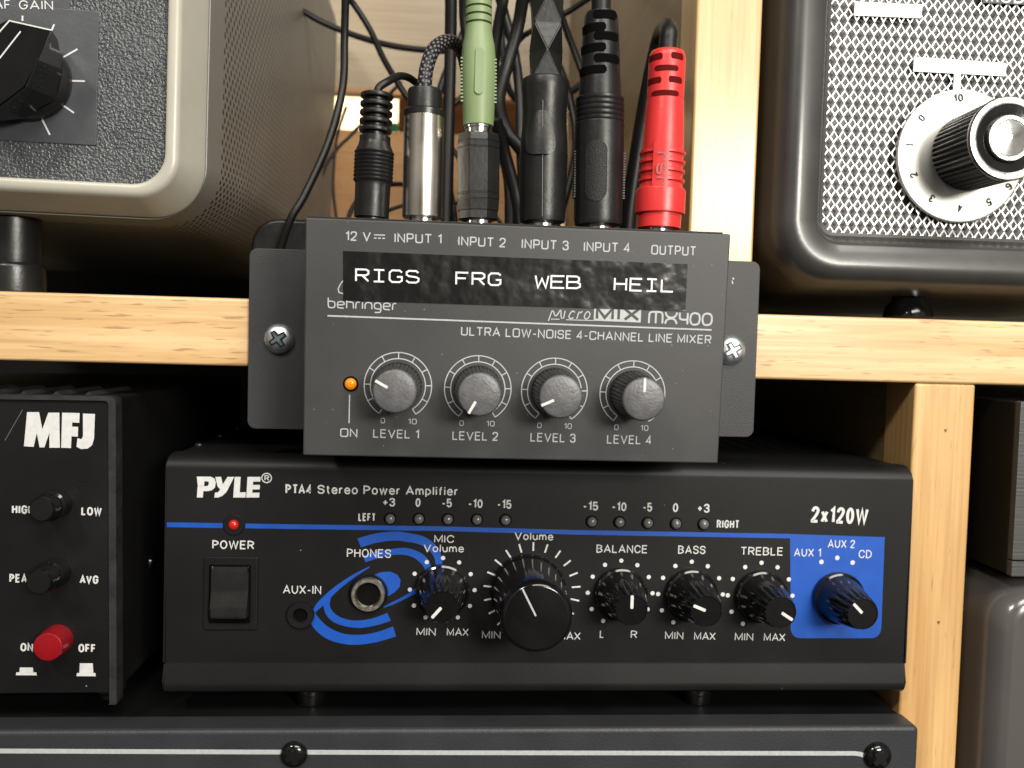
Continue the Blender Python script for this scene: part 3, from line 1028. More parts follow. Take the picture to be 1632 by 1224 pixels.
stroke_text(MP, 'mX400', 1034, 515, 1134, 518.3, 18, 3.0, M['silk'], body, gap=0.28, widths={'m': 1.35, 'X': 1.15, '4': 0.8, '0': 0.95}, rad=.3)
# the black name strip and its words
bm = B()
prism(bm, MP, [MP.uv(547, 478.6), MP.uv(820, 487.6), MP.uv(1092, 496), MP.uv(1095.5, 421), MP.uv(820, 410.5), MP.uv(547, 400)], 0.06, 0.18)
tape = obj('name_strip', bm, M['tape'], mixer)
for s, xl, yl, xr, yr, g in (('RIGS', 567.5, 447.7, 667, 450.6, .36), ('FRG', 727, 453, 797.5, 454.6, .36), ('WEB', 853, 458, 924, 459.5, .22), ('HEIL', 979, 462, 1072, 465, .36)):
    stroke_text(MP, s, xl, yl, xr, yr, 18.5, 2.7, M['tape_white'], tape, gap=g, h=0.215)
# lamp
c = MP.uv(559, 611.7)
bm = B()
lathe(bm, MP.w(c.x, c.y, 0), MP.n, [(0, 12.2 / 6.2), (0.12, 12.2 / 6.2), (0.12, 9.6 / 6.2)], 32)
ring = obj('lamp_socket', bm, M['hole'], mixer)
bm = B()
r = 9.3 / 6.2
lathe(bm, MP.w(c.x, c.y, 0.1), MP.n, [(0, r), (0.3, r), (0.7, r * .92), (1.05, r * .7), (1.25, r * .4), (1.32, 0.001)], 28)
obj('power_lamp', bm, M['led_orange'], mixer)
bm = B()
strip(bm, MP, [MP.uv(557.2, 629), MP.uv(556.3, 674.5)], 0.3, 0.05)
obj('rule_line', bm, M['silk'], body, smooth=None)
text(MP, 'ON', 542, 696.2, 569.5, 697, 14, M['silk'], body, SB, SR)

# four level knobs
LV = [(634.3, 615, 'LEVEL 1', (594.5, 697.5, 667.6, 699.2), (606.5, 674.5), (650, 664, 676), -62),
      (761.6, 619.8, 'LEVEL 2', (720.8, 701, 793.5, 702.6), (732, 678.6), (775, 788, 679.3), -151),
      (883.6, 623.3, 'LEVEL 3', (845, 703.6, 917, 705.4), (856, 682.2), (898.7, 911, 683.3), -115),
      (1008, 627.3, 'LEVEL 4', (967, 707, 1038, 708.4), (978.6, 685.2), (1020.5, 1033, 686.4), -1)]


def flutes(n, depth, t0, t1):
    def f(t, th):
        if t < t0 or t > t1:
            return 1.0
        return 1.0 - depth * (0.5 + 0.5 * math.cos(n * th)) ** 2
    return f


def mixer_knob(c):
    """fluted black pot knob with a grey top; origin is the panel point c"""
    base = MP.w(c.x, c.y, 0.06)
    bm = B()
    lathe(bm, base, MP.n, [(0, 6.1), (1.0, 6.1), (1.4, 6.0), (4, 5.95), (9, 5.75), (12.2, 5.6), (12.9, 5.45), (13.0, 5.2)], 160, flutes(36, 0.055, 1.2, 12.95))
    k = obj('knob', bm, M['satin'], mixer)
    bm = B()
    lathe(bm, base, MP.n, [(12.6, 5.36), (13.1, 5.36), (13.5, 5.2), (13.75, 4.8), (14.0, 3.2), (14.1, 0.001)], 64)
    cap = obj('knob_cap', bm, M['cap'], k)
    bm = B()
    prism(bm, Panel(base, MP.u, MP.n), [(-0.36, 1.9), (0.36, 1.9), (0.36, 5.3), (-0.36, 5.3)], 13.3, 14.12, 0.1)
    p = obj('pointer', bm, M['white'], k)
    return k


def place_knob(k, base0, c, deg, P):
    """rotate knob k (built upright at base0) about the panel normal and move it to c"""
    R = Matrix.Rotation(math.radians(-deg), 3, -P.n) if False else Matrix.Rotation(math.radians(deg), 3, -P.n)
    return R


proto_c = MP.uv(LV[0][0], LV[0][1])
first = mixer_knob(proto_c)
kids = list(first.children)
kbase = MP.w(proto_c.x, proto_c.y, 0.06) * MM
off = Vector(first.location) + Vector(mixer.location) - kbase     # origin relative to the panel point
for i, (px, py, lab, lp, z0, z10, deg) in enumerate(LV):
    c = MP.uv(px, py)
    R = Matrix.Rotation(math.radians(deg), 3, -MP.n)
    if i == 0:
        k, ks = first, kids
    else:
        k = first.copy()
        COL.objects.link(k)
        ks = []
        for ch in kids:
            d = ch.copy()
            COL.objects.link(d)
            d.parent = k
            ks.append(d)
    k.location = MP.w(c.x, c.y, 0.06) * MM + R @ off - Vector(mixer.location)
    k.rotation_euler = R.to_euler()
    text(MP, lab, *lp, 14.2, M['silk'], body, SB, SR)
    text(MP, '0', z0[0], z0[1], z0[0] + 7, z0[1] + .2, 9, M['silk'], body, .13, .25)
    text(MP, '10', z10[0], z10[2], z10[1], z10[2] + .4, 9, M['silk'], body, .13, .25)
    bm = B()
    ro, ri = 53.3 / 6.2, 43.5 / 6.2
    arc = [math.radians(90 + 147 - 294 * q / 72) for q in range(73)]
    for rr in (ro, ri):
        strip(bm, MP, [(c.x + rr * math.cos(t), c.y + rr * math.sin(t)) for t in arc], 0.26, 0.05)
    for q in range(11):
        t = math.radians(90 + 147 - 29.4 * q)
        strip(bm, MP, [(c.x + rr * math.cos(t), c.y + rr * math.sin(t)) for rr in (ri, ro)], 0.26, 0.054)
    obj('dial_scale', bm, M['silk'], body, smooth=None)

# ------------------------------------------------------------------ plugs standing in the mixer's top
YP = -19.0


class Axis:
    """a plug's axis from its foot to its top, in photo pixels at depth YP"""
    def __init__(self, x0, y0, x1, y1, Y=YP, tip=None):
        self.a, self.b = at(x0, y0, Y), at(x1, y1, Y if tip is None else tip)
        self.dir = (self.b - self.a).normalized()
        self.y0, self.y1 = y0, y1
        self.x0, self.x1 = x0, x1
        self.len = (self.b - self.a).length
        self.s = pxmm((x0 + x1) / 2, (y0 + y1) / 2, Y)

    def px(self, py):
        return self.x0 + (self.x1 - self.x0) * (self.y0 - py) / (self.y0 - self.y1)

    def t(self, py):
        return (self.y0 - py) / (self.y0 - self.y1) * self.len

    def pt(self, py, off=(0, 0, 0)):
        return self.a + self.dir * self.t(py) + Vector(off)

    def prof(self, rows):
        return [(self.t(py), r / self.s) for py, r in rows]


def plug(name, label, ax):
    return thing(name, label, 'plug', ax.a - ax.dir * 6)


def jack(ax, r, m='chrome', parent=None):
    """the socket collar in the mixer's top and the shank of the plug inside it"""
    zr = ax.a - ax.dir * 5.0
    bm = B()
    lathe(bm, zr, ax.dir, [(0, r), (4.2, r), (4.5, r - .3), (4.5, r * .7), (5.6, r * .7)], 32)
    return obj('socket', bm, M[m], parent)


def patch(bm, ax, rows, r, drop=.5, dx=0.0, n=10):
    """a raised or sunk area moulded round a plug: rows of (pixel row, half width px), at radius r(py) mm"""
    e1, e2 = ax.dir.cross(Vector((0, -1, 0))), Vector((0, -1, 0))
    grid = []
    for i, (py, w) in enumerate(rows):
        cpt = ax.a + ax.dir * ax.t(py)
        R = r(py)
        end = i in (0, len(rows) - 1)
        line = []
        for k in range(-1, n + 2):
            kk = max(0, min(n, k))
            th = math.asin(max(-.98, min(.98, (dx - (ax.px(py) - 711) * R / 243 - w + 2 * w * kk / n) / ax.s / R)))
            rr = R - (drop if (k != kk or end) else 0)
            line.append(bm.verts.new(cpt + (e1 * math.sin(th) + e2 * math.cos(th)) * rr))
        grid.append(line)
    for i in range(len(grid) - 1):
        for k in range(len(grid[0]) - 1):
            bm.faces.new((grid[i][k], grid[i][k + 1], grid[i + 1][k + 1], grid[i + 1][k]))


def stadium(y0, y1, w, n=9):
    """rows of a long oval between pixel rows y0 (low) and y1 (high), half width w"""
    out = []
    for k in range(n):
        a = math.pi / 2 * k / (n - 1)
        out.append((y0 - w * (1 - math.cos(a)), max(.4, w * math.sin(a))))
    for k in range(n):
        a = math.pi / 2 * (1 - k / (n - 1))
        out.append((y1 + w * (1 - math.cos(a)), max(.4, w * math.sin(a))))
    return out


def slot(bm, ax, x0, x1, y0, y1, r):
    """a slot moulded round a plug: curved patch between pixel columns x0..x1 and rows y0 (low)..y1, at radius r mm"""
    e1, e2 = ax.dir.cross(Vector((0, -1, 0))), Vector((0, -1, 0))
    n = 9
    rows = []
    for py, sh in ((y0, .3), (y0 - (y0 - y1) * .3, 0), (y1 + (y0 - y1) * .3, 0), (y1, .3)):
        t = ax.t(py)
        cpt = ax.a + ax.dir * t
        cx = ax.px(py) + (ax.px(py) - 711) * r / 243      # that side of the plug is nearer than its axis
        ths = [max(-.999, min(.999, (x - cx) / ax.s / r)) for x in (x0 + (x1 - x0) * sh * .25, x1 - (x1 - x0) * sh * .25)]
        t0, t1 = math.asin(ths[0]), math.asin(ths[1])
        rows.append([bm.verts.new(cpt + (e1 * math.sin(t0 + (t1 - t0) * k / n) + e2 * math.cos(t0 + (t1 - t0) * k / n)) * r) for k in range(n + 1)])
    for i in range(3):
        for k in range(n):
            bm.faces.new((rows[i][k], rows[i][k + 1], rows[i + 1][k + 1], rows[i + 1][k]))


# 1: power plug
ax = Axis(592, 347, 601, 150)
p1 = plug('power_plug', 'black ribbed barrel plug in the socket marked 12 V, leftmost of the six', ax)
bm = B()
rows = [(347, 27.5), (300, 28), (293, 28)]
y = 291.0
while y > 247:
    rows += [(y, 29.5), (y - 3.0, 31.5), (y - 4.5, 31.5), (y - 5.5, 29.5)]
    y -= 6.2
rows += [(244, 31), (230, 25), (226, 24.5), (218, 24.5)]
lathe(bm, ax.a, ax.dir, ax.prof(rows), 40)
obj('barrel', bm, M['rubber'], p1)
bm = B()
rows = [(219, 22)]
for y in (216, 202.5, 189, 175.5, 162):
    rows += [(y, 17), (y - 4.5, 17), (y - 5, 25), (y - 7, 26), (y - 11, 25.5), (y - 12.5, 23)]
rows += [(148, 17), (147, 8)]
lathe(bm, ax.a, ax.dir, ax.prof(rows), 36)
obj('strain_relief', bm, M['rubber'], p1)
cb = [ax.pt(155), ax.pt(140, (0.4, 0, 0)), at(618, 130, YP + 1), at(638, 121, YP + 6), at(658, 128, YP + 12), at(672, 150, YP + 18), at(676, 230, YP + 24), at(660, 360, YP + 30)]
obj('cable', tube(B(), cb, 6.2 / ax.s), M['cable'], p1)
# 2: silver plug with a braided lead
ax = Axis(673, 347, 677, 145)
p2 = plug('audio_plug', 'shiny metal barrel plug on a braided cable, in the socket marked INPUT 1', ax)
bm = B()
lathe(bm, ax.a, ax.dir, ax.prof([(348.5, 20), (348, 30.5), (346, 32), (300, 32), (188, 32), (186.5, 31)]), 56)
obj('barrel', bm, M['nickel'], p2)
bm = B()
lathe(bm, ax.a, ax.dir, ax.prof([(187, 32.5), (178, 32.8), (176, 31), (175.5, 27.5), (146, 27), (143, 25), (142.5, 10)]), 48)
obj('collar', bm, M['satin'], p2)
cb = [ax.pt(150), ax.pt(128), at(681, 104, YP + 1), at(692, 78, YP + 4), at(712, 66, YP + 9), at(731, 74, YP + 15), at(742, 102, YP + 20), at(748, 160, YP + 26), at(748, 330, YP + 32)]
obj('cable', tube(B(), cb, 11.5 / ax.s, seg=20), M['braid'], p2)
# 3: green plug in a black adapter
ax = Axis(762, 354, 763, 0)
p3 = plug('audio_plug', 'sage green audio plug standing in a black adapter at INPUT 2', ax)
bm = B()
lathe(bm, ax.a, ax.dir, ax.prof([(352, 26), (350, 33), (338, 33), (337, 34.5), (322, 35.5), (321, 34.6), (319.5, 34.6), (319, 35.8), (312, 36), (311, 35.2), (309.5, 35.2), (309, 36),
                                 (240, 36), (239, 35), (237.5, 35), (237, 36), (230, 36), (229, 35), (227.5, 35), (227, 35.6), (216, 34), (214, 30), (213, 10)]), 8, ref=(math.cos(.39), math.sin(.39), 0))
obj('adapter', bm, M['satin'], p3, smooth=25)
bm = B()
lathe(bm, ax.a, ax.dir, ax.prof([(214, 20), (205, 20), (204, 22), (199, 22), (198, 10)]), 36)
obj('collar', bm, M['chrome'], p3)
bm = B()
rows = [(201, 22), (200, 24), (160, 26.5), (118, 27.8), (90, 27), (72, 25.5), (58, 22.5), (44, 21)]
for y in (41, 28.5, 16, 3.5):
    rows += [(y, 21), (y - .6, 15.5), (y - 3.2, 15.5), (y - 3.8, 20.8)]
rows += [(-12, 20.5), (-13, 10)]
lathe(bm, ax.a, ax.dir, ax.prof(rows), 44)
gb = obj('body', bm, M['green'], p3)
bm = B()                                      # the raised oval on its face
G = Panel(ax.pt(120), (1, 0, 0), (0, -1, 0))
prism(bm, G, rrect(-1.15, 1.15, -6.2, 6.2, 1.1), 3.5, 4.95, 0.15)
obj('raised_oval', bm, M['green'], gb)
bm = B()                                      # grip ridges at both sides
for sx in (-1, 1):
    for k in range(13):
        p = ax.pt(96 + k * 5.6, (sx * 26.3 / ax.s, -0.6, 0))
        box(bm, p.x - .35, p.x + .35, p.y - 1.2, p.y + 1.2, p.z - .22, p.z + .22)
obj('grip_ridge', bm, M['green'], gb)
obj('cable', tube(B(), [ax.pt(-5), ax.pt(-60), ax.pt(-110, (2, 6, 0)), ax.pt(-160, (8, 16, 0))], 11 / ax.s), M['green'], p3)
# 4: big black plug with a moulded thumb rest
ax = Axis(864, 357, 872, 0)
p4 = plug('audio_plug', 'black moulded plug with a scooped thumb rest and a faceted sleeve, at INPUT 3', ax)
bm = B()
lathe(bm, ax.a, ax.dir, ax.prof([(356, 26), (354, 36), (345, 37), (250, 38.5), (222, 37.5), (200, 35.5), (180, 35), (160, 36), (142, 38), (130, 38), (126.5, 35.5), (125.5, 20)]), 44)
pb = obj('body', bm, M['rubber'], p4)
Q = Panel(ax.a, ax.dir.cross(Vector((0, -1, 0))) * -1, (0, -1, 0))


def onax(P, pts):
    """photo pixels to that panel"""
    return [P.uv(*q, P_H) for q in pts]


P_H = 36 / ax.s
bm = B()
patch(bm, ax, [(254, 6), (253, 13), (250.5, 18.5), (246, 21.5), (238, 23), (228, 22), (214, 18.5), (200, 14), (190, 9.5), (184, 6), (181, 2)], lambda py: (38.3 if py > 222 else 38.3 - (222 - py) * .062) / ax.s + .04 + .6 * max(0, (py - 181) / 73), .7, dx=-4)
obj('thumb_rest', bm, M['satin'], pb)
bm = B()
strip(bm, Q, onax(Q, [(865, 160), (864, 345)]), 0.12, 38.6 / ax.s)
obj('mould_seam', bm, M['scratch'], pb, smooth=None)
bm = B()                                      # the sleeve is a string of diamond facets
n = 5
ring, rows = [], []
for k in range(n + 1):
    py = 130 - k * 44.0
    rows.append((py, 27.5, 0.0 if k % 2 else math.pi / 4))
rings = []
for py, r, ph in rows:
    c = ax.pt(py)
    e1, e2 = Vector((1, 0, 0)), Vector((0, -1, 0))
    rings.append([bm.verts.new(c + (e1 * math.cos(ph + q * math.pi / 2) + e2 * math.sin(ph + q * math.pi / 2)) * (r / ax.s) * (1.12 if ph else .98)) for q in range(4)])
for i in range(n):
    A, C = rings[i], rings[i + 1]
    if rows[i][2]:
        for q in range(4):
            bm.faces.new((A[q], C[(q + 1) % 4], C[q]))
            bm.faces.new((A[q], A[(q + 1) % 4], C[(q + 1) % 4]))
    else:
        for q in range(4):
            bm.faces.new((A[q], C[q], C[(q - 1) % 4]))
            bm.faces.new((A[q], A[(q + 1) % 4], C[q]))
bm.faces.new(rings[0]); bm.faces.new(rings[-1])
bmesh.ops.bevel(bm, geom=list(bm.edges), offset=0.22, segments=2, affect='EDGES')
obj('sleeve', bm, M['rubber'], p4, smooth=25)
obj('cable', tube(B(), [ax.pt(-30), ax.pt(-80), ax.pt(-130, (2, 8, 0)), ax.pt(-170, (6, 22, 0))], 13 / ax.s), M['cable'], p4)
# 5: black plug with an oval knurled grip
ax = Axis(953, 361, 958, 20)
p5 = plug('audio_plug', 'black plug with an oval knurled grip and a slotted strain relief, at INPUT 4', ax)
bm = B()
rows = [(361, 28), (359, 37), (352, 38.5), (300, 39), (240, 39.5), (199, 39.3), (197, 38.8)]
y = 196.0
while y > 162:
    rows += [(y, 37.6), (y - 1.5, 38.8), (y - 5.4, 38.8), (y - 6.6, 37.2)]
    y -= 8.2
rows += [(160, 34), (140, 33.5), (124, 32.5), (123, 20)]
lathe(bm, ax.a, ax.dir, ax.prof(rows), 52)
pb = obj('body', bm, M['rubber'], p5)
P_H = 38.8 / ax.s
Q = Panel(ax.a, ax.dir.cross(Vector((0, -1, 0))) * -1, (0, -1, 0))
u0 = Q.uv(935, 324, P_H)
u1 = Q.uv(967, 230, P_H)
M['knurl'] = mat('knurled_rubber', (0.010, 0.010, 0.010), 0.5, bump=(3800, 0.7, 1, 0.00025), spec=0.3)
bm = B()
patch(bm, ax, stadium(326, 230, 16.5), lambda py: 39.4 / ax.s + .08, .25, dx=-3)
obj('knurled_grip', bm, M['knurl'], pb)
bm = B()
for i, yy in enumerate([244 + 4.2 * k for k in range(18)]):
    for sx in (-1, 1):
        c = ax.pt(yy, (sx * 39.2 / ax.s, 0, 0))
        box(bm, c.x - .3, c.x + .3, c.y - 1.6, c.y + 1.6, c.z - .2, c.z + .2)
obj('grip_ridge', bm, M['rubber'], pb)
bm = B()
lathe(bm, ax.a, ax.dir, ax.prof([(125, 32), (100, 31), (60, 29), (28, 26.5), (22, 24.5), (19.5, 18), (19, 8)]), 44)
rl = obj('strain_relief', bm, M['rubber'], p5)
bm = B()
for k, (x0, x1, yy) in enumerate([(946, 985, 32), (930, 966, 52), (947, 987, 66), (928, 966, 84), (947, 990, 101), (926, 967, 119)]):
    slot(bm, ax, x0, x1, yy + 6.5, yy - 6.5, (26.9 + (yy - 28) * .052) / ax.s + .32)
obj('relief_slot', bm, M['hole'], rl)
obj('cable', tube(B(), [ax.pt(28), ax.pt(-30), ax.pt(-90, (1, 3, 0)), ax.pt(-150, (3, 14, 0))], 15.5 / ax.s), M['cable'], p5)
# 6: red plug
ax = Axis(1050, 366, 1064, 82)
p6 = plug('audio_plug', 'red moulded plug on a thick black cable, in the socket marked OUTPUT', ax)
bm = B()
rows = [(365.5, 24), (364, 34), (342, 34.5), (341, 39.2), (338, 39.6), (305, 39.6), (302, 38), (301, 35)]
for y in (292, 277.5, 263, 248.5):
    rows += [(y, 33), (y - 1.5, 36.5), (y - 5.5, 36.5), (y - 7, 33), (y - 10, 32.6)]
rows += [(232, 32.5), (200, 31.5), (160, 29.5), (157, 28)]
lathe(bm, ax.a, ax.dir, ax.prof(rows), 52)
pb = obj('body', bm, M['red'], p6)
bm = B()
rows = [(158, 29.2), (120, 29.2), (95, 29), (88, 28), (84, 26), (82, 22), (81.5, 8)]
lathe(bm, ax.a, ax.dir, ax.prof(rows), 44)
rl = obj('strain_relief', bm, M['red'], p6)
M['red_dark'] = mat('deep_red_slot', (0.085, 0.003, 0.003), 0.8, spec=0.1)  # plug red darkened on surface patches to give the slots their shade
bm = B()
Qh = Panel(ax.a, ax.dir.cross(Vector((0, -1, 0))) * -1, (0, -1, 0))
for (x0, y0, x1, y1) in ((1036, 103, 1057, 93), (1070, 102, 1091, 92), (1046, 121, 1082, 112), (1033, 140, 1055, 130), (1066, 139, 1089, 129), (1042, 160, 1083, 151)):
    slot(bm, ax, x0, x1, y0, y1, 29.2 / ax.s + .06)
obj('relief_slot', bm, M['red_dark'], rl)
bm = B()
P_H = 36 / ax.s
p, q = Qh.uv(1039, 309, P_H), Qh.uv(1063, 227, P_H)
ang = 0.05
patch(bm, ax, stadium(309, 228, 11.5), lambda py: 38.6 / ax.s, .9, dx=-1)
ov = obj('raised_oval', bm, M['red'], pb)
# embossed letters reading upwards
p, q = Qh.uv(1052, 296, P_H), Qh.uv(1054, 243, P_H)
d = q - p
mid_ = (p + q) / 2
M['red_print'] = mat('embossed_red_letters', (0.17, 0.004, 0.006), 0.4)
text_turned(Qh, 'JSJ', mid_.x, mid_.y, d.length, 15 / ax.s, math.atan2(d.y, d.x), .13, M['red_print'], ov, 38.6 / ax.s + .05)
cb = [ax.pt(100), ax.pt(70), at(1066, 50, YP + 1), at(1061, 44, YP + 8), at(1052, 60, YP + 18), at(1036, 130, YP + 24), at(1020, 220, YP + 28), at(1003, 330, YP + 30), at(996, 420, YP + 31)]
obj('cable', tube(B(), cb, 14.5 / ax.s, seg=18), M['cable'], p6)
# sockets of the mixer itself
for (x, y) in ((592, 349), (673, 351), (763, 355), (864, 359), (954, 363), (1050, 368)):
    c = at(x, y, YP)
    top = MP.w(0, MH / 2, 0)
    bm = B()
    zf = MP.w(MP.uv(x, y).x, MH / 2, 0).z - 0.6
    lathe(bm, (c.x, YP, zf), (0, 0, 1), [(0, 3.9), (1.4, 3.9), (1.7, 3.6), (c.z + 0.9 - zf, 3.5)], 32)
    obj('socket', bm, M['chrome'] if x > 600 else M['satin'], mixer)

# loose cables behind the plugs
loose = [
    ('thick black cable hanging down beside the perforated radio case', [(551, -20), (549, 60), (546, 140), (524, 225), (486, 310), (462, 352), (440, 420)], 30, 6.3),
    ('thin black cable sagging across the plywood from the radio case', [(470, 10), (515, 36), (570, 58), (630, 74), (700, 81), (760, 79)], 150, 5.0),
    ('thin black cable slanting down behind the power plug', [(545, -15), (566, 10), (590, 48), (612, 95), (640, 142), (668, 190), (690, 300), (690, 400)], 110, 5.0),
    ('thick straight black cable upright behind the metal barrel plug', [(719, -20), (718, 80), (715, 200), (712, 360), (712, 440)], 60, 10.0),
    ('black cable dropping just left of the green plug', [(738, -20), (740, 40), (752, 110), (756, 250), (750, 420)], 75, 7.5),
    ('hair-thin dark wire hanging beside the back board', [(552, 170), (540, 205), (534, 240), (531, 300), (536, 350), (540, 420)], 210, 2.4),
    ('thin dark wire slanting left below the power plug', [(640, 130), (600, 172), (560, 215), (534, 242), (510, 290), (500, 400)], 230, 2.8),
    ('thick black cable looping right of the green plug', [(836, -20), (826, 40), (810, 100), (795, 160), (808, 208), (835, 245), (860, 300), (870, 420)], 40, 10.5),
    ('black cable slanting right just past the green plug', [(792, -20), (803, 20), (819, 80), (828, 150), (830, 240), (836, 330), (838, 420)], 70, 8.0),
    ('thin black cable rising to the upper right behind the moulded plugs', [(700, 190), (742, 150), (788, 122), (826, 66), (850, 48), (900, 22), (950, -10)], 130, 4.6),
    ('black cable slanting behind the two tall black plugs', [(884, -10), (902, 46), (922, 100), (945, 170), (960, 300), (962, 420)], 90, 5.5),
    ('black cable curling low between the metal barrel and the green plug', [(655, 345), (652, 262), (690, 215), (730, 250), (738, 300), (742, 420)], 95, 4.0),
    ('black cable running low between the green plug and the thumb rest plug', [(790, 190), (806, 250), (822, 310), (830, 360), (834, 430)], 30, 10.0),
    ('thick black cable standing just right of the black adapter', [(806, -20), (790, 70), (786, 160), (800, 240), (812, 300), (812, 440)], 55, 9.0),
    ('black cable bowing out to the right behind the thumb rest plug', [(842, -20), (868, 60), (900, 130), (918, 220), (905, 300), (880, 380), (870, 430)], 120, 6.5),
    ('black cable leaning left across the upright cable at the green plug', [(770, -20), (748, 30), (722, 90), (700, 150), (694, 230), (720, 320), (730, 430)], 140, 6.0),
    ('black cable hooking under the pale back panel at right', [(1010, -20), (985, 50), (930, 130), (870, 165), (815, 150), (800, 60), (806, -20)], 190, 5.5),
    ('black cable lying low behind the ribbed barrel plug', [(540, 430), (560, 335), (600, 300), (650, 295), (700, 320), (720, 430)], 160, 4.0),
    ('thin black cable crossing low behind the metal barrel plug', [(600, 345), (628, 332), (670, 322), (720, 322), (790, 345), (820, 420)], 120, 3.2),
]
for lab, pts, Y, rp in loose:
    s = pxmm(pts[1][0], pts[1][1], Y)
    tag(obj('cable', tube(B(), [at(x, y, Y + 6 * math.sin(i)) for i, (x, y) in enumerate(pts)], rp / s), M['cable']), lab, 'cable', 'loose cables behind the mixer')

# ------------------------------------------------------------------ the stereo amplifier
YA = -4.0
AP = flat(YA)
xl, xr = (at(265, 780, YA).x + at(258, 1080, YA).x) / 2, (at(1454, 790, YA).x + at(1443, 1090, YA).x) / 2
rx = 860
zs = lambda py, Y=YA: at(rx, py, Y).z
amp = thing('power_amplifier', 'wide black stereo amplifier with blue markings and six round knobs, under the mixer', 'amplifier', ((xl + xr) / 2, 80, zs(1100) - 7))
prof = [(6, zs(729, 6)), (1.2, zs(731, 1.2)), (-1.2, zs(736, -1.2)), (-2.9, zs(744, -2.9)), (YA, zs(756)), (YA, zs(1055)), (-4.2, zs(1058)), (-5.0, zs(1088, -5.0)), (-5.2, zs(1094, -5.2)), (-4.8, zs(1100, -4.8)), (-4, zs(1102, -4)), (6, zs(1102, 6))]
bm = B()
L_ = [bm.verts.new((xl, y, z)) for y, z in prof]
R_ = [bm.verts.new((xr, y, z)) for y, z in prof]
for i in range(len(prof)):
    j = (i + 1) % len(prof)
    bm.faces.new((L_[i], R_[i], R_[j], L_[j]))
e1, e2 = bm.faces.new(L_), bm.faces.new(R_[::-1])
bmesh.ops.bevel(bm, geom=list(e1.edges) + list(e2.edges), offset=0.5, segments=2, affect='EDGES')
ap = obj('front_panel', bm, M['amp'], amp, smooth=30)
ztop = zs(729, 6)
bm = B()
box(bm, xl + 0.8, xr - 0.8, 6.02, 190, zs(1102, 6) + 1, ztop - 0.3, 0.4)
case = obj('cover', bm, M['case'], amp)
for k in range(5):                            # screws along the left edge of the cover
    bm = B()
    lathe(bm, (xl + 1.8, 24 + 26 * k, ztop - 0.35), (0, 0, 1), [(0, 1.5), (.5, 1.4), (.8, .8), (.85, .001)], 20)
    obj('cover_screw', bm, M['satin'], case)
bm = B()
for k in range(34):                           # the row of cooling slots
    x = xl + 16 + k * 6.2
    box(bm, x, x + 2.0, 40, 95, ztop - 0.33, ztop - 0.27)
obj('vent_slot', bm, M['hole'], case)
for px in (495, 1110):
    c = at(px, 1112, 8)
    bm = B()
    lathe(bm, (c.x, 8, zs(1102, 6) + 0.9), (0, 0, -1), [(0, 4.4), (1.5, 4.6), (4.6, 4.2), (5.2, 3.4), (7.4, 3.2)], 28)
    obj('foot', bm, M['gloss'], amp)

W = M['white']
traced(AP, [[(722, 880), (820, 880), (846, 893), (855, 920), (850, 955), (830, 975), (800, 982), (768, 982), (764, 1027), (722, 1027), (728, 948), (772, 948), (800, 945), (808, 928), (804, 915), (776, 912), (773, 947), (729, 947)],
            [(852, 882), (893, 882), (905, 935), (938, 882), (985, 882), (932, 985), (902, 1015), (872, 1027), (845, 1027), (850, 993), (872, 990), (886, 968), (868, 950)],
            [(988, 882), (1030, 882), (1024, 990), (1066, 990), (1064, 1027), (978, 1027)],
            [(1078, 882), (1170, 882), (1168, 915), (1118, 915), (1116, 938), (1166, 938), (1164, 970), (1114, 970), (1112, 993), (1163, 993), (1160, 1027), (1070, 1027)]],
       150, 560, 4.41, W, ap)
c = AP.uv(425, 761.7)
s = AP.scale(425, 762)
bm = B()
strip(bm, AP, circ(c, 7.6 / s, 28), 1.6 / s, 0.05, True)
obj('registered_ring', bm, W, ap, smooth=None)
text(AP, 'R', 421.5, 766, 429, 766.1, 9, W, ap, .16)
